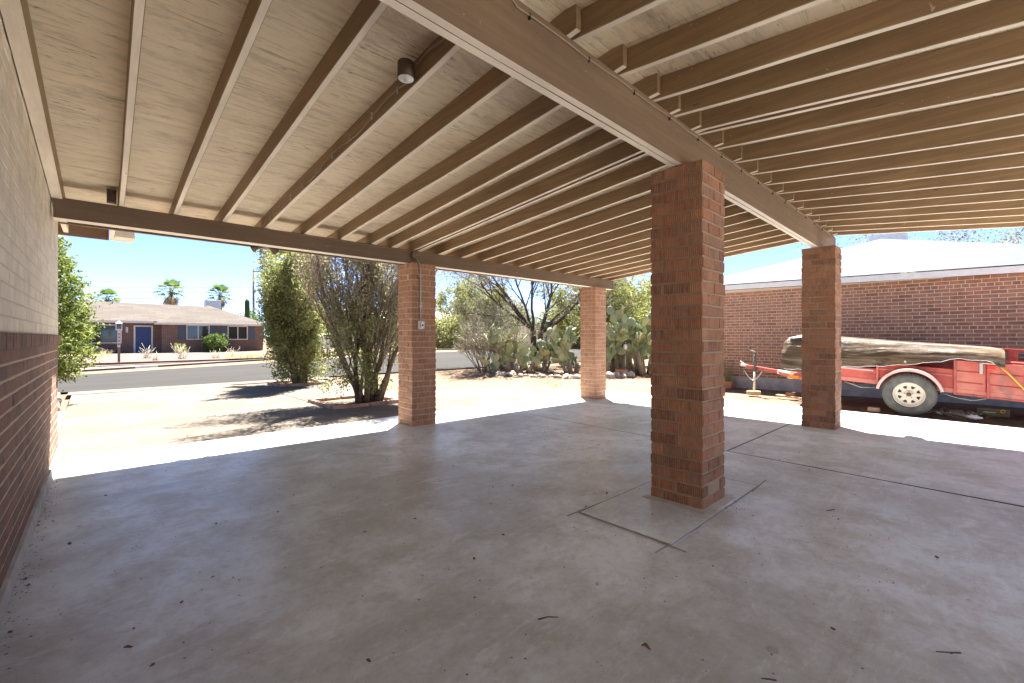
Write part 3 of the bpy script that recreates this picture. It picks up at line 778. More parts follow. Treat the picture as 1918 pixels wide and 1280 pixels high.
# ------------------------------------------------------------------ plants
def leaf_cloud(name, mat, centers, sizes, n_each, spread, parent, seed, elong=1.8, droop=0.0):
    r = np.random.default_rng(seed); C = np.repeat(np.asarray(centers, float), n_each, 0); N = len(C)
    if N == 0: return None
    P = C + r.normal(0, 1, (N, 3))*spread
    d = r.normal(0, 1, (N, 3)); d[:, 2] -= droop; d /= np.linalg.norm(d, axis=1)[:, None]
    u = np.cross(d, r.normal(0, 1, (N, 3))); u /= np.linalg.norm(u, axis=1)[:, None]+1e-9
    s = r.uniform(sizes[0], sizes[1], N)[:, None]
    V = np.empty((N, 4, 3)); V[:, 0] = P; V[:, 1] = P+d*s*elong*.5+u*s*.4; V[:, 2] = P+d*s*elong; V[:, 3] = P+d*s*elong*.5-u*s*.4
    me = bpy.data.meshes.new(name); me.vertices.add(N*4); me.vertices.foreach_set('co', V.reshape(-1))
    me.loops.add(N*4); me.loops.foreach_set('vertex_index', np.arange(N*4, dtype=np.int32))
    me.polygons.add(N); me.polygons.foreach_set('loop_start', np.arange(0, N*4, 4, dtype=np.int32))
    me.polygons.foreach_set('loop_total', np.full(N, 4, dtype=np.int32))
    me.materials.append(mat); me.update(calc_edges=True)
    a = me.attributes.new('rnd', 'FLOAT', 'FACE'); a.data.foreach_set('value', r.random(N))
    return stuff(link(name, me, parent))

def grow(rng, p, d, L, r, depth, cfg, tubes, tips, heights=None):
    n = cfg['seg']; pts = [p.copy()]; rad = [r]; q = p.copy(); dd = d.copy()
    for i in range(n):
        dd = (dd + Vector((rng.gauss(0,1), rng.gauss(0,1), rng.gauss(0,1)))*cfg['wob'] + Vector((0,0,cfg['up'][min(depth, len(cfg['up'])-1)]))).normalized()
        q = q + dd*(L/n); pts.append(q.copy()); rad.append(r*(1-(i+1)/n*cfg['taper']))
    tubes.append((pts, rad, depth))
    if depth >= cfg['depth']:
        tips.extend([pts[-1], pts[-2]]); 
        if cfg.get('dense'): tips.append(pts[len(pts)//2])
        return
    k = cfg['kids'][depth]
    for j in range(k):
        t = cfg['t0'] + (1-cfg['t0'])*(j+rng.random())/k
        i = min(int(t*n), n-1); f = t*n-i
        bp = pts[i].lerp(pts[i+1], f); bd = (pts[i+1]-pts[i]).normalized()
        a = bd.cross(Vector((rng.gauss(0,1), rng.gauss(0,1), rng.gauss(0,1)))).normalized()
        ang = rng.uniform(*cfg['ang']); nd = (bd*cos(ang)+a*sin(ang)).normalized()
        grow(rng, bp, nd, L*rng.uniform(*cfg['len']), max(rad[i]*cfg['rr'], cfg['rmin']), depth+1, cfg, tubes, tips)

def shrub_tree(name, label, loc, stems, cfg, bark, twig, leaf, leafcfg, seed, group=None, base_r=.15, flare=1.0):
    rng = random.Random(seed); t = thing(name, label, 'tree', loc, group)
    tubes = []; tips = []
    for (dx, dy, tx, ty, L, r) in stems:
        grow(rng, Vector((loc[0]+dx, loc[1]+dy, loc[2]-.03)), Vector((tx, ty, 1)).normalized(), L, r, 0, cfg, tubes, tips)
    mb = MB(); mt = MB()
    for pts, rad, dp in tubes:
        if dp == 0: 
            rad = list(rad); rad[0] *= 1.25*flare
            mb.tube(pts, rad, 9)
        elif dp == 1: mb.tube(pts, rad, 5, cap=False)
        else: mt.tube(pts, rad, 3, cap=False)
    mb.build('trunk', bark, t)
    if mt.n: stuff(mt.build('twigs', twig, t))
    n, sz, spread = leafcfg[:3]
    keep = [tuple(p) for p in tips if p.z > loc[2]+leafcfg[3]]
    leaf_cloud('crown', leaf, keep, sz, n, spread, t, seed)
    return t

def planter(loc, x0, x1, y0, y1, label, seed):
    t = thing('tree_planter', label, 'planter', ((x0+x1)/2, (y0+y1)/2, gz(x0, y0)), 'brick edged tree planters in the driveway')
    me = brick_mesh('brick', .29, .095, .075, M['brick_edging'], .006); rr = random.Random(seed)
    z = gz((x0+x1)/2, (y0+y1)/2)+.037
    def run(a, b):
        a = Vector(a); b = Vector(b); L = (b-a).length; k = max(1, int(L/.30)); ang = math.atan2(b.y-a.y, b.x-a.x)
        for i in range(k):
            c = a.lerp(b, (i+.5)/k)
            put('brick', me, Matrix.Translation((c.x+rr.gauss(0,.006), c.y+rr.gauss(0,.006), z+rr.gauss(0,.004))) @ Matrix.Rotation(ang+rr.gauss(0,.03), 4, 'Z') @ Matrix.Rotation(rr.gauss(0,.02), 4, 'X') @ Matrix.Scale(L/k/.305, 4, (1,0,0)), t)
    run((x0,y0,0),(x1,y0,0)); run((x1-.05,y0+.1,0),(x1-.05,y1,0)); run((x1-.1,y1,0),(x0,y1,0)); run((x0+.05,y1-.1,0),(x0+.05,y0+.1,0))
    m = sheet('soil', lin(x0+.06, x1-.06, 6), lin(y0+.06, y1-.06, 6), .0, M['dirt'], t, lambda x, y: gz(x, y)+.012+.012*mnoise.noise(Vector((x*5, y*5, 0))))
    return t
planter(None, 3.03, 4.42, 7.92, 9.18, 'low brick edged planter under the bare stemmed tree beside the pillar', 1)
planter(None, 3.45, 4.72, 12.75, 13.9, 'low brick edged planter under the leafy tree nearer the street', 2)

cfgA = dict(seg=6, wob=.10, up=(.05,.16,.14,.08), taper=.62, depth=3, kids=(10, 5, 4), t0=.16, ang=(.35,.85), len=(.34,.56), rr=.5, rmin=.0045, dense=True)
rg = random.Random(21); st = []
for k in range(15):
    a = k*2.39996; R = .28*((k+.5)/15)**.5
    st.append((R*cos(a)*.95, R*sin(a)*.7, -.03+.17*cos(a)+rg.gauss(0,.05), .14*sin(a)+rg.gauss(0,.035), rg.uniform(2.5,3.3), rg.uniform(.028,.055)))
cfgA = dict(cfgA, kids=(8, 5, 4), ang=(.2,.62), up=(.04,.2,.16,.1), wob=.12)
M['bark_mid'] = simple('rough_brown_bark', (.14,.10,.07), .95, var=.5, scale=14, bump=1)
t2 = shrub_tree('shrub_tree', 'tall shrubby tree with many bare dark stems, beside the left front pillar', (3.93, 8.40, gz(3.93,8.4)+.02), st, cfgA,
           M['bark_mid'], M['twig'], M['leaf_dry'], (7, (.02,.038), .07, .4), 11, 'shrubby trees in the driveway planters')
r = np.random.default_rng(8); cs = []
for k in range(420):
    a = r.uniform(0, 2*pi); q = r.uniform(.35, 1.0)*(1.15 if cos(a) < 0 else .8); h = r.uniform(.25, 2.1)
    q *= .75+.3*sin(a*3+h*3)
    cs.append((3.85+q*cos(a), 8.5+q*sin(a), gz(3.9,8.5)+h))
leaf_cloud('lower_foliage', M['leaf_olive'], cs, (.02,.04), 20, .055, t2, 9)
cfgB = dict(cfgA, kids=(9, 5, 4), t0=.12, ang=(.3,.7), up=(.06,.2,.16,.1))
st = []
for k in range(8):
    a = k*2*pi/8; R = rg.uniform(.05,.2)
    st.append((R*cos(a), R*sin(a)*.7, .21*cos(a)+rg.gauss(0,.03), .17*sin(a), rg.uniform(1.9,2.45), rg.uniform(.04,.06)))
shrub_tree('shrub_tree', 'leafy olive green shrubby tree nearest the street, left of the bare stemmed one', (4.1, 13.25, gz(4.1,13.2)+.02), st, cfgB,
           M['bark'], M['twig'], M['leaf_olive'], (15, (.03,.055), .085, .22), 12, 'shrubby trees in the driveway planters')
t1 = [o for o in bpy.data.objects if o.get('label', '').startswith('leafy olive')][0]
r = np.random.default_rng(18); cs = []
for k in range(520):
    a = r.uniform(0, 2*pi); h = r.uniform(.12, 2.9); q = r.uniform(.4, 1.0)*(.55+.42*sin(min(h, 2.6)*1.15+.25))
    q *= .85+.2*sin(a*3+h*2.3)
    cs.append((4.05+q*cos(a), 13.25+q*sin(a), gz(4,13.2)+h))
leaf_cloud('outer_foliage', M['leaf_olive'], cs, (.03,.055), 20, .075, t1, 19)

def bush(name, label, loc, R, H, leaf, nleaf, size, seed, group=None, cat='bush', zlow=.05, stems=14):
    t = thing(name, label, cat, loc, group); r = np.random.default_rng(seed)
    mb = MB(); rg = random.Random(seed); ends = []
    for k in range(stems):
        a = rg.uniform(0, 2*pi); s = rg.uniform(.3, .95)
        e = Vector((loc[0]+R*s*cos(a), loc[1]+R*s*sin(a), loc[2]+H*rg.uniform(.55,.95)))
        b = Vector((loc[0]+.06*R*cos(a), loc[1]+.06*R*sin(a), loc[2]-.03)); m = b.lerp(e, .5)+Vector((0,0,.08*H))
        mb.tube([b, m, e], [.02*max(H,.6), .012*max(H,.6), .005], 4, cap=False)
    mb.build('stems', M['twig'], t)
    cs = []
    nc = max(30, nleaf//26)
    while len(cs) < nc:
        v = r.normal(0, 1, 3); v /= np.linalg.norm(v); rad = r.uniform(.35, 1)**.5
        p = v*rad; zz = .5+.5*p[2]
        bump = 1+.25*mnoise.noise(Vector((p[0]*2.3+seed, p[1]*2.3, p[2]*2.3)))
        if zz*H < zlow: continue
        cs.append((loc[0]+p[0]*R*bump, loc[1]+p[1]*R*bump, loc[2]+zz*H*bump))
    leaf_cloud('leaves', leaf, cs, size, 26, .13*min(R, H), t, seed)
    return t

# tall green conifer-like shrub at the house corner
g = thing('evergreen_tree', 'tall dense green evergreen standing past the corner of the house wall', 'tree', (-1.05, 12.6, gz(-1,12.6)))
r = np.random.default_rng(5); cs = []
for k in range(1500):
    h = r.uniform(.03, 1)**.8; z = .30+h*3.5; R = (.98*(1-h**2.4)+.10)*(.45+.55*min(1, (z-.2)/.9)); a = r.uniform(0, 2*pi); q = R*r.uniform(.5, 1.03)
    q *= 1+.14*sin(3*a+z*4)
    cs.append((-1.05+q*cos(a), 12.6+q*sin(a), gz(-1,12.6)+z))
leaf_cloud('crown', M['leaf_pale2'], cs, (.025,.05), 22, .055, g, 6, 2.0)
mb = MB()
for k in range(7):
    a = k*.9; mb.tube([(-1.05+.1*cos(a),12.6+.1*sin(a),gz(-1,12.6)-.05),(-1.05+.25*cos(a),12.6+.25*sin(a),1.0),(-1.05+.3*cos(a),12.6+.3*sin(a),2.4)], [.045,.03,.01], 6)
mb.build('trunk', M['bark'], g)
# edging by the gravel bed
ed = thing('garden_edging', 'low edging of red blocks between gravel and driveway past the house corner', 'edging', (-.5, 12, gz(-.5,12)))
me = brick_mesh('brick', .12, .39, .09, M['brick_edging'], .008); rr = random.Random(4)
for k in range(7):
    put('brick', me, Matrix.Translation((-.62-.02*k+rr.gauss(0,.012), 11.35+k*.42, gz(-.6,12)+.03)) @ Matrix.Rotation(rr.gauss(0,.05)+.03, 4, 'Z'), ed)
for k in range(4):
    put('brick', me, Matrix.Translation((-.85-.4*k, 11.2, gz(-.6,11)+.03)) @ Matrix.Rotation(pi/2+rr.gauss(0,.03), 4, 'Z'), ed)

# mesquite with open spreading limbs
rng = random.Random(33); ml = (14.5, 13.6, gz(14.5,13.6)-.02)
mq = thing('mesquite_tree', 'large mesquite with dark forked trunk and wide arching bare limbs in the yard', 'tree', ml)
cfgM = dict(seg=6, wob=.12, up=(.06,-.01,-.04,-.09), taper=.6, depth=3, kids=(5, 5, 5), t0=.28, ang=(.3,.8), len=(.45,.7), rr=.58, rmin=.008, dense=True)
tubes = []; tips = []
base = Vector(ml)
forks = [((-.12,0,-.05), (-.05,.02,1), 1.75, .15), ((.1,.05,-.05), (.10,-.05,1), 1.65, .13)]
fan = []
for (o_, d_, L, r_) in forks:
    p0 = base+Vector(o_); d = Vector(d_).normalized(); p1 = p0+d*L*.5+Vector((.03,.02,0)); p2 = p0+d*L
    tubes.append(([p0, p1, p2], [r_*1.15, r_, r_*.85], 0)); fan.append(p2)
# camera-right axis of the yard used only to spread limbs left and right
rt = Vector((.7245,-.689,0)); fw = Vector((.689,.7245,0))
for k, (s, f, u, L) in enumerate([(-1.25,.1,.95,3.4),(-.75,-.3,1,3.2),(-1.25,-.2,.75,3.9),(-.35,.4,1.2,3.0),(-.1,-.5,1.2,3.0)]):
    grow(rng, fan[0], (rt*s+fw*f+Vector((0,0,u))).normalized(), L, .075, 0, cfgM, tubes, tips)
for k, (s, f, u, L) in enumerate([(.25,.2,1.2,3.0),(.8,-.1,1,3.3),(1.3,.3,.8,3.4),(1.7,-.2,.55,3.4),(.5,-.6,1,3.1)]):
    grow(rng, fan[1], (rt*s+fw*f+Vector((0,0,u))).normalized(), L, .07, 0, cfgM, tubes, tips)
mb = MB(); mt = MB()
for pts, rad, dp in tubes:
    (mb if dp <= 1 else mt).tube(pts, rad, 8 if dp == 0 else (6 if dp == 1 else 3), cap=False)
mb.build('trunk', M['bark_dark'], mq); stuff(mt.build('twigs', M['bark'], mq))
leaf_cloud('crown', M['leaf_grey'], [tuple(p) for p in tips], (.03,.06), 5, .13, mq, 3, 2.2, .6)

# palo verde and other yard trees
def open_tree(name, label, loc, H, R, leaf, seed, nper=10, bark='bark', size=(.04,.08), n=7, spread=.16, group=None):
    rng = random.Random(seed); t = thing(name, label, 'tree', loc, group)
    cfg = dict(seg=5, wob=.13, up=(.08,.06,.04,.0), taper=.6, depth=3, kids=(4, 4, 4), t0=.3, ang=(.3,.75), len=(.42,.62), rr=.58, rmin=.008, dense=True)
    tubes = []; tips = []
    for k in range(n):
        a = 2*pi*k/n+rng.uniform(-.3,.3); s = rng.uniform(.3,1)*R/H*1.1
        grow(rng, Vector(loc)+Vector((.1*cos(a),.1*sin(a),-.05)), Vector((s*cos(a), s*sin(a), 1)).normalized(), H*.72*rng.uniform(.8,1.1), .035*H/3, 0, cfg, tubes, tips)
    mb = MB(); mt = MB()
    for pts, rad, dp in tubes: (mb if dp <= 1 else mt).tube(pts, rad, 6 if dp == 0 else 3, cap=False)
    mb.build('trunk', M[bark], t); stuff(mt.build('twigs', M['twig'], t))
    leaf_cloud('crown', M[leaf], [tuple(p) for p in tips], size, nper, spread, t, seed, 2.0)
    return t
open_tree('palo_verde_tree', 'feathery yellow green palo verde behind the tall prickly pear', (19.0, 12.0, -.2), 4.8, 3.2, 'leaf_pale', 51, 16, size=(.05,.1), n=9)
open_tree('palo_verde_tree', 'thin yellow green tree rising behind the mesquite limbs', (21.5, 19.0+7, .1), 5.0, 3.0, 'leaf_pale', 52, 12, size=(.06,.12), n=8)
open_tree('creosote_bush', 'wiry grey bush with arching bare stems left of the prickly pears', (10.9, 13.1, gz(10.9,13.1)), 1.9, 1.6, 'leaf_grey', 53, 2, size=(.02,.04), n=16, spread=.08)
open_tree('creosote_bush', 'thin wispy bush behind the prickly pears under the mesquite', (13.2, 14.6, -.2), 2.7, 1.3, 'leaf_grey', 54, 4, size=(.025,.05), n=12, spread=.1)

# prickly pears: every pad its own piece
def pad_mesh():
    mb = MB(); n = 14; rings = [(0,.5),(.02,.7),(.1,1.0)]
    vs = []; fs = []
    def outline(a, s):
        x = cos(a); z = sin(a); w = .5*(1-.18*(z < 0)*abs(z)); return (x*w*.80*s, z*.5*s+.5)
    for (sgn) in (-1, 1):
        b = len(vs); vs.append((0, sgn*.055, .5))
        for s, t in ((.6,.05),(.9,.032),(1.0,.0)):
            for k in range(n):
                x, z = outline(2*pi*k/n, s); vs.append((x, sgn*t, z))
        for k in range(n):
            k2 = (k+1) % n; f = (b, b+1+k, b+1+k2); fs.append(f if sgn < 0 else f[::-1])
            for r_ in range(2):
                q = (b+1+r_*n+k, b+1+(r_+1)*n+k, b+1+(r_+1)*n+k2, b+1+r_*n+k2); fs.append(q if sgn < 0 else q[::-1])
    mb.add(vs, fs, 0, True)
    me = bpy.data.meshes.new('pad'); me.from_pydata(mb.v, [], mb.f); me.materials.append(M['pad'])
    me.polygons.foreach_set('use_smooth', [True]*len(me.polygons)); me.update(); return me
PAD = pad_mesh()
def prickly(label, loc, H, R, npads, seed, ps=.36):
    rng = random.Random(seed); t = thing('prickly_pear', label, 'cactus', loc, 'prickly pears in the yard beyond the carport')
    mb = MB(); live = []
    for k in range(max(4, int(R*9))):
        a = rng.uniform(0, 2*pi); r = rng.uniform(.1, .7)*R
        p = Vector((loc[0]+r*cos(a)*.8, loc[1]+r*sin(a)*.8, loc[2]-.04)); d = Vector((r*cos(a)*.5, r*sin(a)*.5, rng.uniform(.05,.28)*H))
        mb.tube([p, p+d*.5, p+d], [.11,.09,.07], 7); live.append((p+d*.8, d.normalized(), rng.uniform(0, pi), 0))
    mb.build('trunk', M['cactus_wood'], t)
    c = 0
    while c < npads and live:
        i = rng.randrange(len(live)); p, d, az, dep = live[i]
        if p.z-loc[2] > H*.8 or dep > 9:
            live.pop(i); continue
        s = ps*rng.uniform(.7, 1.1)
        nd = (d + Vector((rng.gauss(0,.45), rng.gauss(0,.45), rng.gauss(.12,.3)))).normalized()
        if nd.z < .05: nd.z = .2; nd.normalize()
        off = Vector((p.x-loc[0], p.y-loc[1], 0))
        if off.length > R: nd = (nd-off*.5+Vector((0,0,.5))).normalized()
        a2 = az+rng.gauss(0,.7)
        yv = Vector((cos(a2), sin(a2), 0)); yv = (yv-nd*yv.dot(nd)).normalized(); xv = yv.cross(nd)
        Mx = Matrix(((xv.x*s, yv.x*s, nd.x*s, p.x),(xv.y*s, yv.y*s, nd.y*s, p.y),(xv.z*s, yv.z*s, nd.z*s, p.z),(0,0,0,1)))
        put('pad', PAD, Mx, t); c += 1
        e = p+nd*s*.93
        for q in range(2): live.append((e-nd*s*.08*q+xv*s*.28*(rng.random()-.5)*2, nd, a2, dep+1))
    return t
prickly('broad clump of grey green prickly pear left of the mesquite trunk', (11.9, 12.2, gz(11.9,12.2)), 2.1, 1.0, 95, 61)
prickly('low prickly pear in front of the mesquite trunk above the rock border', (12.7, 11.7, gz(12,11.7)), 2.0, .85, 80, 62)
prickly('tall green prickly pear left of the orange front pillar', (13.5, 10.6, gz(12,10.6)), 2.4, .8, 80, 63)
prickly('small prickly pear with few pads leaning out at the left of the cactus bed', (10.9, 12.5, gz(10.9,12.5)), 1.45, .4, 12, 66)
prickly('very tall prickly pear between the far pillar and the middle pillar', (15.0, 9.6, gz(12,9.9)), 4.2, 1.2, 150, 64, .44)
prickly('tall tan and green prickly pear just left of the middle pillar', (15.6, 8.7, gz(12,8.7)), 4.2, 1.1, 150, 65, .44)

# border rocks
def rock_mesh(seed):
    rr = random.Random(seed); mb = MB(); n = 9; vs = []; fs = []
    for i, (r, z) in enumerate(((.75,-.4),(1.0,0),(.85,.42),(.45,.72))):
        for k in range(n):
            a = 2*pi*k/n; q = r*(1+rr.uniform(-.2,.2)); vs.append((q*cos(a), q*sin(a)*.7, z+rr.uniform(-.08,.08)))
    vs.append((0,0,.8))
    for i in range(3):
        for k in range(n): fs.append((i*n+k, i*n+(k+1) % n, (i+1)*n+(k+1) % n, (i+1)*n+k))
    for k in range(n): fs.append((3*n+k, 3*n+(k+1) % n, 4*n))
    me = bpy.data.meshes.new('rock'); me.from_pydata(vs, [], fs); me.materials.append(M['rock']); me.update(); return me
RK = [rock_mesh(s) for s in range(5)]
rr = random.Random(8)
a0, a1 = Vector((10.6, 11.9, 0)), Vector((12.35, 8.9, 0))
for k in range(26):
    t_ = (k+rr.uniform(-.3,.3))/25; p = a0.lerp(a1, t_)+Vector((rr.gauss(0,.12), rr.gauss(0,.12), 0)); s = rr.uniform(.08,.2)
    o = put('rock', RK[k % 5], Matrix.Translation((p.x, p.y, gz(p.x, p.y)+s*.2-.02)) @ Matrix.Rotation(rr.uniform(0,6), 4, 'Z') @ Matrix.Scale(s, 4))
    tag(o, 'pale rock in the border along the cactus bed', 'rock', 'rocks edging the cactus bed')
for k in range(8):
    p = Vector((13.6+rr.uniform(-.5,1.2), 8.6+rr.uniform(-.4,.5), 0)); s = rr.uniform(.1,.26)
    o = put('rock', RK[k % 5], Matrix.Translation((p.x, p.y, gz(p.x, p.y)+s*.2-.02)) @ Matrix.Rotation(rr.uniform(0,6), 4, 'Z') @ Matrix.Scale(s, 4))
    tag(o, 'rock in the loose heap at the foot of the tall prickly pears', 'rock', 'rocks under the tall prickly pears')
mb = MB(); c = (14.4, 9.05, gz(12,9)); mb.lathe([(0,0),(.16,0),(.24,.2),(.25,.22),(.21,.22),(.19,.17),(0,.17)], c, 'z', 18)
tag(mb.build('flower_pot', M['terracotta']), 'orange terracotta bowl on the dirt under the tall prickly pears', 'pot')
# small white garden figure hung on the cactus
fg = thing('garden_ornament', 'small white and black bird like ornament among the tall prickly pears', 'ornament', (14.55, 8.95, 1.0))
mb = MB(); mb.lathe([(0,-.13),(.05,-.11),(.08,-.03),(.06,.05),(.03,.09),(0,.1)], (14.5,8.95,.87), 'z', 12); mb.build('body', M['white'], fg)
mb = MB(); mb.lathe([(0,-.07),(.05,-.05),(.065,0),(.05,.05),(0,.065)], (14.5,8.95,1.03), 'z', 12); mb.build('head', M['black'], fg)
mb = MB(); mb.tube([(14.44,8.9,1.02),(14.40,8.86,1.01)], [.025,.012], 8); mb.build('face', M['white'], fg)
mb = MB(); mb.tube([(14.5,8.95,-.25),(14.5,8.95,.76)], .012, 6); mb.build('stake', M['metal'], fg)

# ------------------------------------------------------------------ neighbour's house at right
nb = thing('neighbour_house', 'neighbouring red brick house with white roof coating beyond the trailer', 'house', (15, 1.5, -.15))
WX = 12.9; ny0, ny1 = -2.3, 5.55
wt = lambda y: 2.452+.0175*(y+.9)
mb = MB(); mb.box(WX+.005, WX+8, ny0, ny1, -.3, 2.5, top=lambda a, b: wt(b)); 
nw = mb.build('wall', M['mortar_pale'], nb)
brick_wall(nw, 0, ny0, ny1, lambda y: .115, 30, .0785, .229, M['brick_neighbour'], (6, 16, 27), 295, WX, -1, (-.1, 1.7), depth=.05, seed=8, j=.014, ztopf=lambda y: wt(y)+.03)
mb = MB(); mb.box(WX-.02, WX+.01, ny0, ny1+.01, -.3, .11); mb.build('stem_wall', M['cement'], nb)
EX = 12.55
mb = MB(); mb.add([(EX,-2.65,2.40),(EX,5.9,2.55),(EX,5.9,2.68),(EX,-2.65,2.53),(EX+.03,-2.65,2.40),(EX+.03,5.9,2.55),(EX+.03,5.9,2.68),(EX+.03,-2.65,2.53)],
       [(0,3,2,1),(4,5,6,7),(0,1,5,4),(3,7,6,2),(1,2,6,5),(0,4,7,3)]); mb.build('fascia', M['white'], nb)
mb = MB(); mb.add([(EX+.03,-2.65,2.44),(EX+.03,5.9,2.59),(WX+.1,5.9,2.59),(WX+.1,-2.65,2.44)], [(0,1,2,3)]); mb.build('soffit', M['white'], nb)
A = (EX-.03,5.93,2.70); B = (EX-.03,-2.68,2.55); P = (17.1,1.75,4.20); Q = (26,1.75,4.20); Cc = (26,5.93,2.70); D = (26,-2.68,2.55)
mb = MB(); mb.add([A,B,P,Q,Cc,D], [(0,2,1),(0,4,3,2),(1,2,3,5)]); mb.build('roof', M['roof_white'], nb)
mb = MB(); mb.box(18.6, 19.5, 1.3, 2.2, 4.15, 4.6); tag(mb.build('evaporative_cooler', M['white']), 'white evaporative cooler box on the ridge of the neighbouring white roof', 'cooler')
hb = thing('far_house', 'dark shingled roof just showing past the right end of the white roof', 'house', (24, -6, 0))
mb = MB(); mb.add([(24,-3.0,4.3),(24,-12,4.3),(30,-12,6.6),(30,-3,6.6),(24,-3,4.15),(24,-12,4.15)], [(0,1,2,3),(0,4,5,1)]); mb.build('roof', M['bark'], hb)
mb = MB(); mb.box(24.4, 30, -12, -3.2, -.3, 4.2); mb.build('wall', M['far_brick'], hb)
open_tree('desert_tree', 'pale green tree top showing over the white roof at right', (31, 2.0, -.2), 6.3, 3.2, 'leaf_grey', 57, 22, size=(.04,.08), n=8, spread=.3)
# dirt edge post at right
mb = MB(); mb.box(12.25, 12.36, -.93, -.82, -.2, 1.62); tag(mb.build('fence_post', M['cream'], bevel=.006), 'cream post standing by the neighbouring brick wall at the right edge', 'post')

# planter box with grass by the wall
pp = thing('planter_box', 'pinkish planter box with tall dry grass beside the neighbouring wall', 'planter', (12.6, 4.75, -.17))
gq = gz(12,4.7)-.0
mb = MB(); mb.add([(12.42,4.4,gq),(12.72,4.4,gq),(12.72,5.2,gq),(12.42,5.2,gq),(12.38,4.36,gq+.18),(12.76,4.36,gq+.18),(12.76,5.24,gq+.18),(12.38,5.24,gq+.18)],
      [(0,3,2,1),(0,1,5,4),(1,2,6,5),(2,3,7,6),(3,0,4,7),(4,5,6,7)]); mb.build('box', M['terracotta'], pp)
mb = MB(); mb.beam((12.37,4.34,gq+.185),(12.37,5.26,gq+.185),.03,.03); mb.build('rim', M['terracotta'], pp)
def tuft(cx, cy, z, n, h, sp, mat, parent, name, seed, lean=.35):
    r = np.random.default_rng(seed); mb = MB()
    for k in range(n):
        a = r.uniform(0, 2*pi); b = Vector((cx+r.normal(0,sp), cy+r.normal(0,sp), z)); L = h*r.uniform(.5,1)
        d = Vector((cos(a)*lean*r.uniform(.2,1), sin(a)*lean*r.uniform(.2,1), 1)).normalized(); w = Vector((-sin(a), cos(a), 0))*.006*max(1,h)
        m = b+d*L*.6; e = b+d*L+Vector((cos(a), sin(a), 0))*L*.15
        mb.add([b-w, b+w, m+w*.8, m-w*.8, e], [(0,1,2,3),(3,2,4)])
    o = mb.build(name, mat, parent); return stuff(o)
for k, yy in enumerate((4.55, 4.8, 5.05)): tuft(12.57, yy, gq+.15, 70, .62, .06, M['leaf_green'] if k % 2 else M['leaf_pale'], pp, 'grass', 70+k)

# ------------------------------------------------------------------ trailer
tr = thing('utility_trailer', 'faded red utility trailer with spoked cream wheel, parked on the dirt under a tarpaulin', 'trailer', (11.1, .66, gz(10.2,.66)))
tr.rotation_euler = (0, 0, 0)
TY = lambda y: .072*(y-.66)           # the trailer stands nose up
xn, xf = 10.30, 11.95
def tb(name, x0, x1, y0, y1, z0, z1, mat, bev=.004, par=None):
    mb = MB(); v = [(x0,y0,z0),(x1,y0,z0),(x1,y1,z0),(x0,y1,z0),(x0,y0,z1),(x1,y0,z1),(x1,y1,z1),(x0,y1,z1)]
    v = [(a, b, c+TY(b)) for a, b, c in v]
    mb.add(v, [(0,3,2,1),(4,5,6,7),(0,1,5,4),(1,2,6,5),(2,3,7,6),(3,0,4,7)])
    return mb.build(name, mat, par or tr, bev)
bz0, bz1 = .315, .70
for x in (xn, xf-.05): tb('frame_rail', x, x+.05, -1.6, 2.25, bz0, bz0+.08, M['red2'])
tb('deck', xn+.05, xf-.05, -1.6, 2.25, bz0+.03, bz0+.06, M['red2'])
# front low side panels
tb('side_panel', xn+.005, xn+.03, 1.11, 2.25, bz0+.082, .60, M['red'])
tb('side_rib', xn-.012, xn+.004, 1.16, 2.2, .545, .575, M['pinkfender'])
tb('side_panel', xn+.005, xn+.03, .12, 1.10, bz0+.082, .71, M['red'])
tb('side_rib', xn-.01, xn+.004, .14, 1.08, .59, .62, M['red2'])
tb('stake_post', xn-.025, xn+.004, 1.085, 1.115, bz0, .66, M['red2'])
for (a, b) in ((-.235, .115), (-.66, -.255), (-1.6, -.68)):
    tb('side_panel', xn+.005, xn+.03, a, b, bz0-.02, .865, M['red2'])
    for zz in (.50, .68): tb('side_rib', xn-.012, xn+.004, a+.03, b-.03, zz, zz+.016, M['red'])
    tb('stake_post', xn-.03, xn+.004, b-.02, b+.012, bz0-.02, .87, M['red'])
    tb('panel_edge', xn-.015, xn+.004, a+.014, b-.022, bz0-.02, bz0+.01, M['red'])
tb('side_panel', xf-.03, xf-.005, -1.6, 2.25, bz0+.082, .88, M['red2'])
tb('front_panel', xn+.06, xf-.06, 2.2, 2.23, bz0+.082, .82, M['red2'])
tb('top_rail', xf-.045, xf-.005, -1.6, .3, 1.055, 1.09, M['red'])
tb('rail_bracket', xf-.04, xf-.012, -.66, -.53, .885, 1.053, M['red'])
tb('tool_box', xn+.06, xn+.35, -1.3, -.42, .60, .90, M['red'])
# tail / marker lights and bracket
tb('marker_light', xn-.05, xn-.031, -.34, -.25, .76, .83, M['redlens'])
tb('light_bracket', xn-.045, xn-.032, -.20, -.165, .68, .86, M['metal'])
tb('light_bracket', xn-.045, xn-.032, -.34, -.165, .845, .862, M['metal'])
# fender
mb = MB(); n = 22; cy_, cz_ = .665, .165
R0, R1 = .445, .405
vs = []
for i in range(n+1):
    a = radians(12)+(radians(166)-radians(12))*i/n
    for (x, rr_) in ((10.06, R1), (10.06, R0), (10.30, R0), (10.30, R1)): vs.append((x, cy_+rr_*cos(a)*1.0, cz_+.03+rr_*sin(a)*1.05))
fs = []
for i in range(n):
    for k in range(4): k2 = (k+1) % 4; fs.append((i*4+k, (i+1)*4+k, (i+1)*4+k2, i*4+k2))
fs += [(0,1,2,3), (n*4+3, n*4+2, n*4+1, n*4)]
mb.add(vs, fs); mb.build('fender', M['pinkfender'], tr, .004)
tb('fender_backing', xn-.004, xn+.003, .18, 1.06, bz0+.09, .60, M['red'], 0)
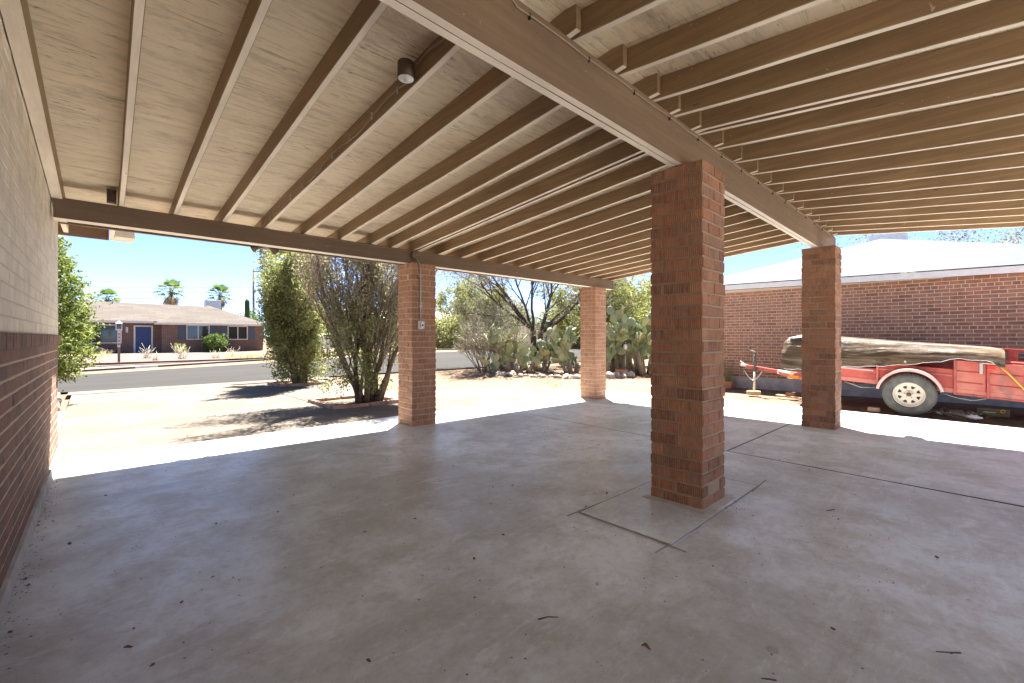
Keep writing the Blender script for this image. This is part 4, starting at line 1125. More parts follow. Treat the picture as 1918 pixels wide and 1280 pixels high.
# wheel
zc = gz(10.1,.66)+.352
wh = bpy.data.objects.new('wheel', None); COL.objects.link(wh); wh.location = (10.2,.665,zc); adopt(wh, tr)
mb = MB(); mb.lathe([(.215,.0),(.235,-.012),(.29,-.02),(.335,-.008),(.350,.015),(.352,.10),(.350,.19),(.335,.21),(.235,.215),(.215,.20)], (10.09,.665,zc), 'x', 48, close=True)
mb.build('tyre', M['rubber'], wh)
mb = MB()
for k in range(40):
    a = 2*pi*k/40
    for (xa, xb) in ((10.105,10.15),(10.16,10.21),(10.22,10.27)):
        c = Vector((0, cos(a), sin(a))); tdir = Vector((0, -sin(a), cos(a)))
        p = Vector((xa, .665, zc))+c*.352; q = Vector((xb, .665, zc))+c*.352
        mb.beam(p, q, .034, .014, up=tuple(c))
stuff(mb.build('tread', M['rubber'], wh))
mb = MB(); mb.lathe([(.217,.015),(.205,-.008),(.198,-.006),(.190,.022),(.168,.030)], (10.09,.665,zc), 'x', 48)
# disc with eight window cut-outs
nb_ = 8; vs = []; fs = []; X0 = 10.09+.030
def P3(r_, a_, dx=0): return (X0+dx, .665+r_*cos(a_), zc+r_*sin(a_))
for k in range(nb_):
    a = 2*pi*k/nb_; s = 2*pi/nb_; b = len(vs)
    outer = [P3(.168, a+s*t) for t in (0,.2,.5,.8,1)]
    hole = [P3(.148, a+s*.22,.003), P3(.150, a+s*.5,.003), P3(.148, a+s*.78,.003), P3(.105, a+s*.62,.003), P3(.105, a+s*.38,.003)]
    inner = [P3(.075, a+s*t) for t in (0,.38,.62,1)]
    vs += outer+hole+inner
    o_ = b; h_ = b+5; i_ = b+10
    fs += [(o_,o_+1,h_,),(o_+1,o_+2,h_+1,h_),(o_+2,o_+3,h_+2,h_+1),(o_+3,o_+4,h_+2),(o_,h_,h_+4,i_+1,i_),(h_+4,h_+3,i_+2,i_+1),(h_+3,h_+2,o_+4,i_+3,i_+2)]
mb.add(vs, fs, 0, False)
mb.lathe([(.075,.030),(.06,.012),(.035,.01)], (10.09,.665,zc), 'x', 24)
mb.build('rim', M['rim'], wh)
mb = MB(); mb.lathe([(.035,.01),(.032,-.012),(.0,-.016)], (10.09,.665,zc), 'x', 20); mb.build('hub_cap', M['bronze'], wh)
mb = MB(); mb.lathe([(.17,.075),(0,.075)], (10.09,.665,zc), 'x', 24); mb.build('brake_drum', M['rubber'], wh)
mb = MB()
for k in range(5):
    a = 2*pi*k/5+.3; mb.tube([(10.095,.665+.055*cos(a),zc+.055*sin(a)),(10.115,.665+.055*cos(a),zc+.055*sin(a))], .008, 6)
mb.build('lug_nut', M['bronze'], wh)
mb = MB(); mb.tube([(10.25,.665,zc),(12.0,.665,zc)], .03, 8); mb.build('axle', M['rubber'], tr)
mb = MB(); mb.lathe([(.215,-.19),(.235,-.2),(.33,-.2),(.352,-.17),(.352,-.03),(.33,0),(.235,0),(.215,-.01)], (12.2,.665,zc), 'x', 32, close=True); mb.build('wheel', M['rubber'], tr)
# tongue, coupler, jack
mb = MB(); mb.beam((11.2,2.95,.425),(11.2,3.62,.515),.075,.085); mb.build('tongue', M['red'], tr, .004)
mb = MB(); mb.beam((11.2,2.70,.392),(11.2,2.95,.425),.078,.088); mb.build('tongue_stripe', M['white'], tr, .004)
for s in (-1, 1):
    mb = MB(); mb.beam((11.2+s*.03,2.9,.40),(11.2+s*.72,2.2,.34),.05,.08); mb.build('drawbar', M['red2'], tr, .004)
mb = MB(); mb.beam((11.2,2.25,.365),(11.2,2.72,.39),.075,.086); mb.build('tongue', M['red2'], tr, .004)
mb = MB(); mb.beam((11.2,3.60,.535),(11.2,3.74,.55),.085,.055); mb.beam((11.2,3.66,.57),(11.2,3.75,.64),.03,.02); mb.build('coupler', M['cream'], tr, .006)
mb = MB(); mb.box(11.06,11.1,2.6,2.72,.29,.40); mb.build('light_bracket', M['white'], tr)
mb = MB(); mb.box(10.66,10.70,2.40,2.60,.33,.40); mb.build('marker_light', M['orange'], tr)
jk = bpy.data.objects.new('jack', None); COL.objects.link(jk); jk.location = (11.12,3.40,.3); adopt(jk, tr)
mb = MB(); mb.tube([(11.12,3.40,.40),(11.12,3.40,.84)], .032, 12); mb.tube([(11.12,3.40,.84),(11.12,3.40,.865)], .036, 12); mb.build('tube', M['rubber'], jk)
mb = MB(); mb.tube([(11.12,3.42,-.03),(11.12,3.40,.42)], .024, 10); mb.build('inner_tube', M['cream'], jk)
mb = MB(); mb.tube([(11.12,3.40,.865),(11.12,3.40,.885),(11.12,3.48,.905),(11.12,3.50,.92),(11.12,3.50,1.0)], .01, 8); mb.build('crank', M['metal'], jk)
mb = MB(); mb.tube([(11.12,3.50,.93),(11.12,3.50,1.01)], .018, 8); mb.build('crank_handle', M['black'], jk)
mb = MB(); pts = [(11.16,3.66-.28*math.sin(pi*t/10)*0-(.42*t/10), .46-.26*sin(pi*t/10)) for t in range(11)]
mb.tube(pts, .011, 6); mb.build('safety_chain', M['metal'], tr)
mb = MB(); mb.tube([(10.35,.3,.27),(10.33,.1,.20),(10.33,-.1,.17),(10.33,-.25,.22)], .005, 6); mb.tube([(10.35,1.6,.36),(10.34,1.35,.27),(10.34,1.15,.28)], .005, 6); mb.build('wiring', M['cream'], tr)
mb = MB(); mb.box(11.02,11.22,3.30,3.56,-.145,-.055); tag(mb.build('wood_block', M['timber'], bevel=.005), 'short timber block under the jack foot of the trailer', 'block')
wz = gz(11,2.8)
mb = MB(); mb.beam((10.85,2.30,wz+.055),(11.15,2.95,wz+.055),.09,.04); tag(mb.build('wood_board', M['timber'], bevel=.004), 'weathered board lying on the dirt under the trailer tongue', 'board')
mb = MB(); mb.box(11.0,11.14,2.58,2.74,wz+.08,wz+.15); tag(mb.build('brick_block', M['brick_neighbour'], bevel=.004), 'dark small block resting on the board under the trailer tongue', 'block')
mb = MB(); mb.box(10.08,10.22,1.05,1.22,gz(10,1)+.0,gz(10,1)+.075); tag(mb.build('wheel_chock', M['brick_edging'], bevel=.012), 'pale broken paver wedged against the front of the trailer wheel', 'chock')

# tarpaulin over the load
def interp(x, xs, ys):
    return float(np.interp(x, xs[::-1], ys[::-1]))
hemY = [2.62,2.55,2.3,1.63,1.13,.69,.29,.1,-.25,-.42]; hemZ = [.57,.56,.56,.64,.68,.73,.80,.855,.83,.74]
topZ = [1.17,1.23,1.27,1.19,1.145,1.105,1.075,1.06,1.03,1.0]
tp = thing('tarpaulin', 'creased brown silver tarpaulin draped over the load of the red trailer', 'tarpaulin', (11.1,1.1,.8))
ny, ns = 120, 44; vs = []
for i in range(ny+1):
    y = 2.66-(2.66+.44)*i/ny; hz = interp(y, hemY, hemZ); tz = interp(y, hemY, topZ)
    endf = clamp((2.66-y)/.12, 0, 1)
    for k in range(ns+1):
        s = k/ns
        path = [(xn-.045, hz), (xn-.03, hz+.5*(tz-hz)), (xn+.10, tz-.02), (11.1, tz+.02), (11.85, tz), (12.02, tz-.1), (12.03, hz)]
        cum = [0]
        for a, b in zip(path[:-1], path[1:]): cum.append(cum[-1]+math.hypot(b[0]-a[0], b[1]-a[1]))
        t = s*cum[-1]; x = float(np.interp(t, cum, [q[0] for q in path])); z = float(np.interp(t, cum, [q[1] for q in path]))
        f = mnoise.noise(Vector((x*1.2, (y*.9+z*1.6)*1.3, z*7-y*.9)))*.018+mnoise.noise(Vector((x*2, y*1.0, z*26-y*3.4)))*.018
        f += .03*(abs(mnoise.noise(Vector((x*.7, y*1.1, z*9-y*2.6+3))))-.15)+.022*(abs(mnoise.noise(Vector((x, y*1.6+5, z*20-y*5))))-.15)
        side = clamp((tz-z)/(tz-hz+.01)*1.6, 0, 1)
        x -= f*side*(1 if x < 11 else -1); z += f*.25*(1-side)
        if s in (0, 1): z += .006*sin(y*17)+.004*sin(y*41)
        if i == 0: y_, z = y-.015, hz+(z-hz)*.0
        elif i < 4: y_ = y-.0; z = hz+(z-hz)*(.80+.05*i)
        else: y_ = y
        vs.append((x, y_+ (.02*sin(z*30) if i < 6 else 0), z))
fs = [(i*(ns+1)+k, (i+1)*(ns+1)+k, (i+1)*(ns+1)+k+1, i*(ns+1)+k+1) for i in range(ny) for k in range(ns)]
mb = MB(); mb.add(vs, fs, 0, True); mb.build('sheet', M['tarp'], tp)
mb = MB(); mb.tube([(vs[i*(ns+1)][0]-.004, vs[i*(ns+1)][1], vs[i*(ns+1)][2]) for i in range(2, ny, 2)], .006, 5)
rowk = 10
mb.tube([(vs[i*(ns+1)+rowk][0]-.006, vs[i*(ns+1)+rowk][1], vs[i*(ns+1)+rowk][2]+.004) for i in range(5, ny, 2)], .007, 5)
mb.build('hem', M['white'], tp)
mb = MB()
for yy in (1.66, .72): mb.lathe([(.008,0),(.016,0),(.016,.004),(.008,.004)], (xn-.085, yy, interp(yy, hemY, hemZ)+.05), 'x', 14, close=True)
mb.build('grommet', M['metal'], tp)
mb = MB(); mb.tube([(xn-.05,-.38,.76),(xn-.06,-.5,.60),(xn-.02,-.70,.30),(xn,-.8,.12)], .012, 6)
sp_ = thing('bungee_strap', 'yellow strap hooked to the corner of the tarpaulin at the right edge', 'strap', (xn, -.4, .7)); mb.build('cord', M['yellow'], sp_)
mb = MB(); mb.tube([(xn-.05,-.34,.80),(xn-.055,-.40,.74)], .016, 8); mb.build('hook', M['black'], sp_)

# valve lid, debris, trash by the wheel
vl = thing('valve_lid', 'dark olive rectangular cover with yellow ring standing on the dirt behind the trailer wheel', 'lid', (10.95,-.3,-.12))
mb = MB(); mb.box(10.93,10.97,-.52,-.14,gz(10,0)-.01,gz(10,0)+.13); mb.build('plate', M['valve'], vl, .01)
mb = MB(); mb.lathe([(.016,0),(.03,0),(.03,.01),(.016,.01)], (10.918,-.44,gz(10,0)+.09), 'x', 18, close=True); mb.build('ring', M['yellow'], vl)
mb = MB(); mb.beam((10.925,-.22,gz(10,0)+.06),(10.925,-.36,gz(10,0)+.06),.012,.014); mb.build('handle', M['cream'], vl)
rr = random.Random(31); mb = MB()
for k in range(130):
    p = Vector((10.5+rr.gauss(0,.16), .10+rr.gauss(0,.13), gz(10,0)+.02+abs(rr.gauss(0,.025)))); a = rr.uniform(0,6.3); L = rr.uniform(.04,.14)
    mb.tube([p, p+Vector((cos(a)*L, sin(a)*L, rr.uniform(-.01,.05)))], [.004,.002], 3)
tag(stuff(mb.build('twig_litter', M['twig'])), 'pile of dry twigs and stalks on the dirt behind the trailer wheel', 'twigs')
mb = MB(); rr = random.Random(5)
c = Vector((10.33,-.10,gz(10.2,0)+.03)); n = 10
vs = []; fs = []
for i in range(6):
    for k in range(n):
        a = 2*pi*k/n; ph = pi*(i+.5)/6; q = 1+rr.uniform(-.3,.3); vs.append((c.x+.05*q*sin(ph)*cos(a), c.y+.09*q*sin(ph)*sin(a), c.z+.035*q*cos(ph)))
for i in range(5):
    for k in range(n): fs.append((i*n+k, (i+1)*n+k, (i+1)*n+(k+1)%n, i*n+(k+1)%n))
mb.add(vs, fs); tag(mb.build('crumpled_bag', M['white']), 'crumpled white plastic bag at the edge of the slab by the trailer', 'litter')

# ------------------------------------------------------------------ house across the street
fh = thing('brick_ranch_house', 'single storey brick ranch house with blue door across the street', 'house', (3, 43, 0))
HY = 43.0; hz0, hz1 = -.02, 2.50
def quadbox(name, x0, x1, y0, y1, z0, z1, mat, par=None, bev=0):
    mb = MB(); mb.box(x0, x1, y0, y1, z0, z1); return mb.build(name, mat, par or fh, bev)
quadbox('wall', 3.35, 10.35, HY, HY+9, -.3, hz1, M['far_brick'])
quadbox('wall', -8.5, 3.35, HY+1.0, HY+9, -.3, hz1, M['far_brick'])
# roofs: cross wing hip and main ridge
mb = MB(); e = .45; zr = 4.1; zl = 2.36
mb.add([(2.9,HY-e,zl),(10.8,HY-e,zl),(6.85,HY+3.6,zr),(6.85,HY+6,zr),(10.8,HY+9.4,zl),(2.9,HY+9.4,zl)], [(0,1,2),(1,4,3,2),(0,2,3,5),(3,4,5)]); mb.build('roof', M['shingle'], fh)
mb = MB(); mb.add([(-9,HY+.45,zl+.12),(3.5,HY+.45,zl+.12),(7.0,HY+5,zr-.03),(-9,HY+5,zr+.1)], [(0,1,2,3)]); mb.build('roof', M['shingle'], fh)
mb = MB(); mb.box(2.86,10.85,HY-e-.04,HY-e,zl-.14,zl+.02); mb.build('fascia', M['cream'], fh)
mb = MB(); mb.box(-9,2.85,HY+.41,HY+.45,zl-.04,zl+.14); mb.build('fascia', M['cream'], fh)
mb = MB(); mb.box(2.9,10.8,HY-e,HY,zl-.05,zl-.03); mb.build('soffit', M['cream'], fh)
WY = HY+1.0
def window(x0, x1, z0, z1, y, nsash, shutters=False):
    f = MB(); t = .07
    f.box(x0-t,x1+t,y-.05,y-.003,z1,z1+t); f.box(x0-t,x1+t,y-.06,y-.003,z0-t,z0); f.box(x0-t,x0,y-.05,y-.003,z0+.001,z1-.001); f.box(x1,x1+t,y-.05,y-.003,z0+.001,z1-.001)
    for k in range(1, nsash):
        x = x0+(x1-x0)*k/nsash; f.box(x-.035,x+.035,y-.045,y-.003,z0+.001,z1-.001)
    fr = f.build('window', M['cream'], fh)
    for k in range(nsash):
        g_ = MB(); w = (x1-x0)/nsash; g_.box(x0+k*w+.036, x0+(k+1)*w-.036, y-.02, y-.006, z0+.002, z1-.002); g_.build('pane', M['glass'], fr)
    if shutters:
        for (a, b) in ((x0-t-.52, x0-t-.02), (x1+t+.02, x1+t+.52)):
            s = MB(); s.box(a, b, y-.04, y-.004, z0-.05, z1+.05)
            for q in range(9):
                zz = z0+q*(z1-z0)/9+.03; s.box(a+.06, b-.06, y-.052, y-.041, zz, zz+.05)
            s.build('shutter', M['shutter'], fh)
window(-1.55, 1.0, .85, 2.12, WY, 1)
window(4.95, 6.35, 1.12, 2.16, HY, 2, True)
window(7.75, 9.1, 1.10, 2.14, HY, 2, True)
dr = MB(); dr.box(1.85,2.78,WY-.05,WY-.004,.02,2.05); dr = dr.build('door', M['blue'], fh)
for k in range(2):
    for q in range(2): 
        mb = MB(); mb.box(1.95+k*.42, 2.26+k*.42, WY-.06, WY-.051, .25+q*.9, .95+q*.9); mb.build('door_panel', M['blue'], dr)
mb = MB(); mb.lathe([(0,-.06),(.035,-.05),(.035,-.01),(.02,0)], (1.95,WY-.051,1.0), 'y', 10); mb.lathe([(0,-.03),(.03,-.02),(.03,0)], (1.95,WY-.051,1.15), 'y', 10); mb.build('handle', M['metal'], dr)
mb = MB(); mb.box(1.74,1.845,WY-.07,WY-.003,.0,2.16); mb.box(2.785,2.89,WY-.07,WY-.003,.0,2.16); mb.box(1.846,2.784,WY-.07,WY-.003,2.055,2.16); mb.build('door_frame', M['cream'], fh)
mb = MB(); mb.box(1.30,1.42,WY-.03,WY-.003,1.62,2.0)
mb.build('number_plate', M['white'], fh)
mb = MB()
for q in range(3): mb.box(1.34,1.38,WY-.035,WY-.031,1.66+q*.11,1.73+q*.11)
mb.build('numerals', M['black'], fh)
quadbox('doorstep', 1.6, 3.1, WY-.9, WY-.01, -.1, .03, M['cement'])
quadbox('cooler', 6.9, 8.1, HY+5.2, HY+6.2, 3.7, 4.7, M['metal'], fh, .02)
mb = MB(); mb.tube([(.6,HY+4.6,4.0),(.6,HY+4.6,4.45)], .05, 8); mb.build('vent_pipe', M['metal'], fh)
mb = MB(); mb.box(2.6,2.9,HY+.36,HY+.40,zl-.02,zl+.1); mb.build('gutter_end', M['cream'], fh)

# low brick edging along the far yard, built brick by brick as far as it can be told apart
le = thing('yard_edging', 'low red brick edging along the front yard across the street', 'edging', (3, 27, -.05))
mb = MB(); mb.box(-2.2, 9.8, 27.0, 27.2, -.3, .13, top=lambda a, b: -.0+.012*a*.3+.06); mb.build('wall', M['far_brick'], le)
# lamp post letter box by the kerb
lp = thing('lantern_post', 'white lantern post with vertical house numbers in the front yard across the street', 'post', (.35, 28.0, -.08))
mb = MB(); mb.box(.53,.63,27.95,28.05,-.1,.75); mb.build('lower_post', M['bark'], lp)
mb = MB(); mb.box(.53,.63,27.95,28.05,.752,1.55); mb.build('upper_post', M['cream'], lp)
mb = MB()
for q in range(4): mb.box(.56,.60,27.942,27.9485,.85+q*.16,.94+q*.16)
mb.build('numerals', M['black'], lp)
mb = MB(); mb.box(.48,.68,27.9,28.1,1.62,1.86); mb.build('lantern', M['glass'], lp)
mb = MB(); mb.box(.46,.70,27.88,28.12,1.56,1.618); mb.box(.45,.71,27.87,28.13,1.862,1.90); mb.add([(.45,27.87,1.90),(.71,27.87,1.90),(.71,28.13,1.90),(.45,28.13,1.90),(.58,28,2.02)],[(0,1,4),(1,2,4),(2,3,4),(3,0,4)])
for (a, b) in ((.465,27.885),(.665,27.885),(.465,28.085),(.665,28.085)): mb.box(a,a+.03,b,b+.03,1.619,1.861)
mb.build('lantern_frame', M['cream'], lp)
# refuse bags
for k, (x, y, s) in enumerate(((-1.6,42.6,.5),(-.9,42.4,.6),(-.2,42.7,.5),(.35,42.8,.42),(-1.25,42.0,.42))):
    mb = MB(); rr = random.Random(k); n = 12; vs = []; fs = []
    for i in range(7):
        for q in range(n):
            a = 2*pi*q/n; ph = pi*(i+.3)/7; w = 1+rr.uniform(-.14,.14); vs.append((x+s*w*sin(ph)*cos(a), y+s*.7*w*sin(ph)*sin(a), .02+s*.45+s*.5*w*cos(ph)))
    for i in range(6):
        for q in range(n): fs.append((i*n+q, (i+1)*n+q, (i+1)*n+(q+1)%n, i*n+(q+1)%n))
    mb.add(vs, fs); tag(mb.build('refuse_bag', M['bag']), ('second refuse bag from the left','largest refuse bag in the middle','fourth refuse bag from the left','rightmost refuse bag','lowest and leftmost refuse bag')[k]+' of the black heap under the picture window', 'bag', 'black refuse bags under the picture window')
bush('round_bush', 'dark green bush under the right hand windows across the street', (6.75, 42.0, 0), .85, 1.5, M['leaf_green'], 4200, (.05,.1), 81)
bush('round_bush', 'small dry yellow bush near the brick corner across the street', (4.2, 40.5, 0), .4, .8, M['leaf_pale'], 900, (.03,.07), 82)
rr = random.Random(14)
gt = thing('dry_grass_clumps', 'golden dry grass growing along the yard edging across the street', 'grass', (8, 28, 0))
for k in range(60):
    x = rr.uniform(5.2, 10.5) if k < 40 else rr.uniform(-3.5, .2); y = rr.uniform(27.4, 30.5)
    if k >= 40: y = rr.uniform(36, 38)
    tuft(x, y, gz(x, y), 36, rr.uniform(.3,.6), .14, M['straw'], gt, 'grass_clump', 200+k, .7)
for k, (x, y, h) in enumerate(((1.9,33,.9),(3.3,31,1.0),(4.9,30.5,.6),(6.0,32,.8),(2.0,30,.5))):
    t = thing('dry_weed', ('dry weed just left of the blue door across the street','dry weed in the gravel before the brick corner across the street','small dry weed left of the round bush across the street','dry weed just before the round bush across the street','low dry weed in the gravel below the blue door')[k], 'weed', (x, y, 0), 'dry weeds in the front yard gravel')
    mb = MB(); r2 = random.Random(k)
    for q in range(34):
        a = r2.uniform(0,6.3); L = h*r2.uniform(.3,.85); b = Vector((x+r2.gauss(0,.12), y, gz(x,y)))
        m = b+Vector((cos(a)*.15*L, sin(a)*.15*L, L*.5)); e_ = b+Vector((cos(a)*.45*L, sin(a)*.45*L, L)); mb.tube([b, m+Vector((r2.gauss(0,.08),0,0)), e_+Vector((r2.gauss(0,.12),0,r2.gauss(0,.1)))], [.007,.006,.009], 3)
    mb.build('stalks', M['twig'], t)

# ------------------------------------------------------------------ palms
def palm(label, loc, H, R, seed, skirt=True, nf=26, cat='palm'):
    rng = random.Random(seed); t = thing('fan_palm', label, cat, loc, 'fan palms on the skyline')
    top = Vector(loc)+Vector((rng.uniform(-.2,.2), 0, H))
    mb = MB(); mb.tube([loc, (loc[0]+.05, loc[1], loc[2]+H*.5), top], [.28,.2,.17], 8); mb.build('trunk', M['bark'], t)
    def frond(mb, d, L, fan, droop, segs=15):
        d = d.normalized(); st = top+d*.1; mid = st+d*L*.45
        side = d.cross(Vector((0,0,1)));
        if side.length < .05: side = Vector((1,0,0))
        side.normalize(); nrm = side.cross(d).normalized()
        mb.tube([st, mid], [.025,.015], 3, cap=False)
        for i in range(segs):
            a = (i/(segs-1)-.5)*fan
            dd = (d*cos(a)+side*sin(a)).normalized(); w = side*cos(a)-d*sin(a)
            l = L*.66*(1-.28*abs(a))*rng.uniform(.85,1.08); p1 = mid+dd*l*.6+Vector((0,0,-droop*.12*l)); p2 = mid+dd*l+Vector((0,0,-droop*.5*l))
            ww = w*.026*L
            mb.add([mid-ww*.2, mid+ww*.2, p1+ww, p1-ww, p2], [(0,1,2,3),(3,2,4)], 0)
    mb = MB()
    for k in range(nf):
        a = k*2.39996; e = -.35+1.65*((k+.5)/nf)**.9
        frond(mb, Vector((cos(a)*cos(e), sin(a)*cos(e), sin(e))), R*rng.uniform(.85,1.1), 2.4, .9-.4*max(0,e))
    stuff(mb.build('fronds', M['palm'], t))
    if skirt:
        mb = MB()
        for k in range(26):
            a = k*2.39996; e = -.75-rng.uniform(0,.7); frond(mb, Vector((cos(a)*cos(e), sin(a)*cos(e), sin(e))), R*rng.uniform(.7,.95), 1.4, .9, 7)
        stuff(mb.build('skirt', M['palm_dry'], t))
    return t
def at(u, v, dist):
    """world point seen at photograph pixel (u,v) at the given depth; used to survey the far skyline"""
    lx = (u-959)/806.65; lz = (633-v)/806.65
    return Vector((.6893*dist+.7245*lx*dist, .7245*dist-.6893*lx*dist, 1.2+lz*dist))
for k, (u, v, dist, R, lab, sk) in enumerate((
    (320,546,54,1.9,'tallest fan palm rising over the middle of the shingled roof', True),
    (413,553,58,1.7,'fan palm over the shingled roof beside the rooftop cooler', True),
    (197,560,56,1.6,'fan palm with dry skirt above the left of the shingled roof', True),
    (223,568,64,.9,'small fan palm just clearing the left of the shingled roof', False),
    (167,563,60,1.2,'fan palm half hidden behind the tall evergreen at left', False),
    (541,503,26,1.8,'near fan palm with drooping skirt rising behind the leafy driveway tree', True),
    (825,575,75,.95,'lone distant fan palm seen between the two front pillars', False))):
    p = at(u, v, dist); base = Vector((p.x, p.y, .1)); palm(lab, tuple(base), p.z-.1, R, 300+k, sk)

# utility pole and wires
pp_ = at(475, 503, 58)
up_ = thing('utility_pole', 'wooden utility pole with crossarm beyond the house across the street', 'pole', (pp_.x, pp_.y, 0))
mb = MB(); mb.tube([(pp_.x,pp_.y,-.1),(pp_.x,pp_.y,pp_.z)], [.17,.12], 8); mb.build('pole', M['bark'], up_)
mb = MB(); mb.beam((pp_.x-.1,pp_.y-.1,pp_.z-.45),(pp_.x+1.0,pp_.y-.75,pp_.z-.45),.1,.12); mb.build('crossarm', M['bark'], up_)
mb = MB()
for s in (0, .5, .95): mb.tube([(pp_.x+s,pp_.y-.1-.65*s,pp_.z-.39),(pp_.x+s,pp_.y-.1-.65*s,pp_.z-.2)], .05, 6)
mb.build('insulator', M['metal'], up_)
for k, (ua, va, ub, vb, nm) in enumerate(((-60,533,475,538,'upper'),(-60,541,475,547,'middle'),(-60,550,475,560,'lower'))):
    a = at(ua, va, 60); b = at(ub, vb, 58); mb = MB()
    mb.tube([a.lerp(b, t/12)+Vector((0,0,-.7*4*(t/12)*(1-t/12)*.4)) for t in range(13)], .03 if k == 2 else .014, 4)
    tag(mb.build('overhead_wire', M['black']), f'{nm} of the overhead wires crossing the sky over the shingled roof', 'wire', 'overhead wires above the shingled roof')
sg = at(463, 560, 46); t = thing('saguaro', 'single saguaro column behind the house across the street', 'cactus', (sg.x, sg.y, 0))
mb = MB(); mb.tube([(sg.x,sg.y,0),(sg.x,sg.y,sg.z-.3),(sg.x,sg.y,sg.z)], [.25,.24,.08], 10); mb.build('column', M['leaf_green'], t)

# far greenery and buildings across the road to the right
for k, (u, v, d, R, H, m, lab) in enumerate((
    (470,582,50,1.6,4.2,'leaf_green','green bush behind the right end of the shingled roof'),
    (838,640,36,1.6,2.5,'leaf_pale','bright yellow green bush across the street between the front pillars'),
    (868,600,44,2.3,4.2,'leaf_grey','grey green tree in front of the tan roofed house across the street'),
    (905,590,48,2.4,4.8,'leaf_green','darker tree across the street behind the wiry bush'),
    (600,640,42,1.5,2.0,'leaf_pale','bush across the street glimpsed between the two driveway trees'),
    (955,590,46,2.6,5.0,'leaf_grey','grey tree across the street behind the mesquite trunk'),
    (1060,600,40,2.6,4.6,'leaf_pale','yellowish tree across the street right of the mesquite trunk'),
    (1110,600,44,2.6,4.6,'leaf_grey','grey green tree across the street behind the far pillar'),
    (1180,600,38,3.0,5.0,'leaf_pale','yellow green tree across the street behind the tall prickly pears'))):
    p = at(u, v, d); bush('street_tree', lab, (p.x, p.y, .15), R, H, M[m], 9000 if R > 2 else 5000, (.09,.17), 400+k, 'trees across the street', 'tree', zlow=.3)
for k, (x, y, R, H) in enumerate(((-16,60,5,5),(-4,75,5,4.5),(22,62,6,5.5),(34,58,6,5.5),(46,52,7,6),(58,40,7,6),(66,26,7,6),(42,16,4,3.2),(45,8,5,5))):
    bush('backdrop_tree', 'broad distant tree on the horizon behind the far houses', (x, y, .1), R, H, M['leaf_grey' if k % 2 else 'leaf_green'], 6000, (.22,.4), 500+k, 'distant trees on the horizon', 'tree', zlow=.2, stems=6)
th = thing('tan_roofed_house', 'low tan roofed house across the street between the front pillars', 'house', (24, 46, 0))
p = at(838, 600, 46)
mb = MB(); mb.box(p.x-9, p.x+3, p.y, p.y+8, -.2, 2.6); mb.build('wall', M['cream'], th)
mb = MB(); mb.add([(p.x-9.6,p.y-.6,2.5),(p.x+3.6,p.y-.6,2.5),(p.x+3.6,p.y+4,4.1),(p.x-9.6,p.y+4,4.1),(p.x-9.6,p.y-.6,2.35),(p.x+3.6,p.y-.6,2.35)], [(0,1,2,3),(4,5,1,0)]); mb.build('roof', M['cream'], th)
p = at(1030, 608, 42); wh_ = thing('white_gabled_house', 'pale house with white roof glimpsed behind the mesquite limbs', 'house', (p.x, p.y, 0))
mb = MB(); mb.box(p.x-2.5, p.x+4, p.y-3, p.y+4, -.2, 2.3); mb.build('wall', M['cream'], wh_)
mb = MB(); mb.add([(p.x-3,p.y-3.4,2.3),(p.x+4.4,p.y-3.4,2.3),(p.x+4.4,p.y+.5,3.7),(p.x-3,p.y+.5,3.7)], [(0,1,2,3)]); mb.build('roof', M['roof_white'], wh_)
# parked car
def car(loc, rot, label, mat):
    t = thing('parked_car', label, 'car', (0,0,0))
    prof = [(-2.2,.35),(-2.2,.75),(-2.05,.9),(-1.3,.98),(-.75,1.42),(.6,1.45),(1.3,1.0),(2.1,.85),(2.25,.65),(2.25,.35)]
    mb = MB(); n = len(prof); vs = []
    for (y, s) in ((-.85,1),(-.82,1),(.82,1),(.85,1)):
        for (x, z) in prof: vs.append((x*(1 if abs(y) < .84 else .985), y if z < 1 else y*.86, z))
    fs = [tuple(range(n-1,-1,-1)), tuple(range(3*n, 4*n))]
    for r_ in range(3):
        for k in range(n): k2 = (k+1) % n; fs.append((r_*n+k, r_*n+k2, (r_+1)*n+k2, (r_+1)*n+k))
    mb.add(vs, fs); mb.build('body', mat, t, .03)
    for s in (-1, 1):
        mb = MB(); mb.add([(-1.15,s*.80,1.02),(-.7,s*.755,1.35),(.55,s*.755,1.37),(1.1,s*.80,1.02)], [(0,1,2,3)]); 
        mb.v = [(a, b*1.02, c) for a, b, c in mb.v]; mb.build('side_window', M['glass'], t)
        for x in (-1.35, 1.4):
            mb = MB(); mb.lathe([(0,-.1),(.2,-.1),(.32,-.09),(.33,0),(.32,.09),(.2,.1),(0,.1)], (x, s*.8, .33), 'y', 20); mb.build('wheel', M['rubber'], t)
    t.matrix_basis = Matrix.Translation(loc) @ Matrix.Rotation(rot, 4, 'Z'); return t
p = at(914, 652, 40); car((p.x, p.y, .15), .15, 'white parked car across the street behind the wiry bush', M['white'])
p = at(615, 655, 33); car((p.x, p.y, 0.05), .1, 'pale parked car glimpsed between the two driveway trees', M['white'])

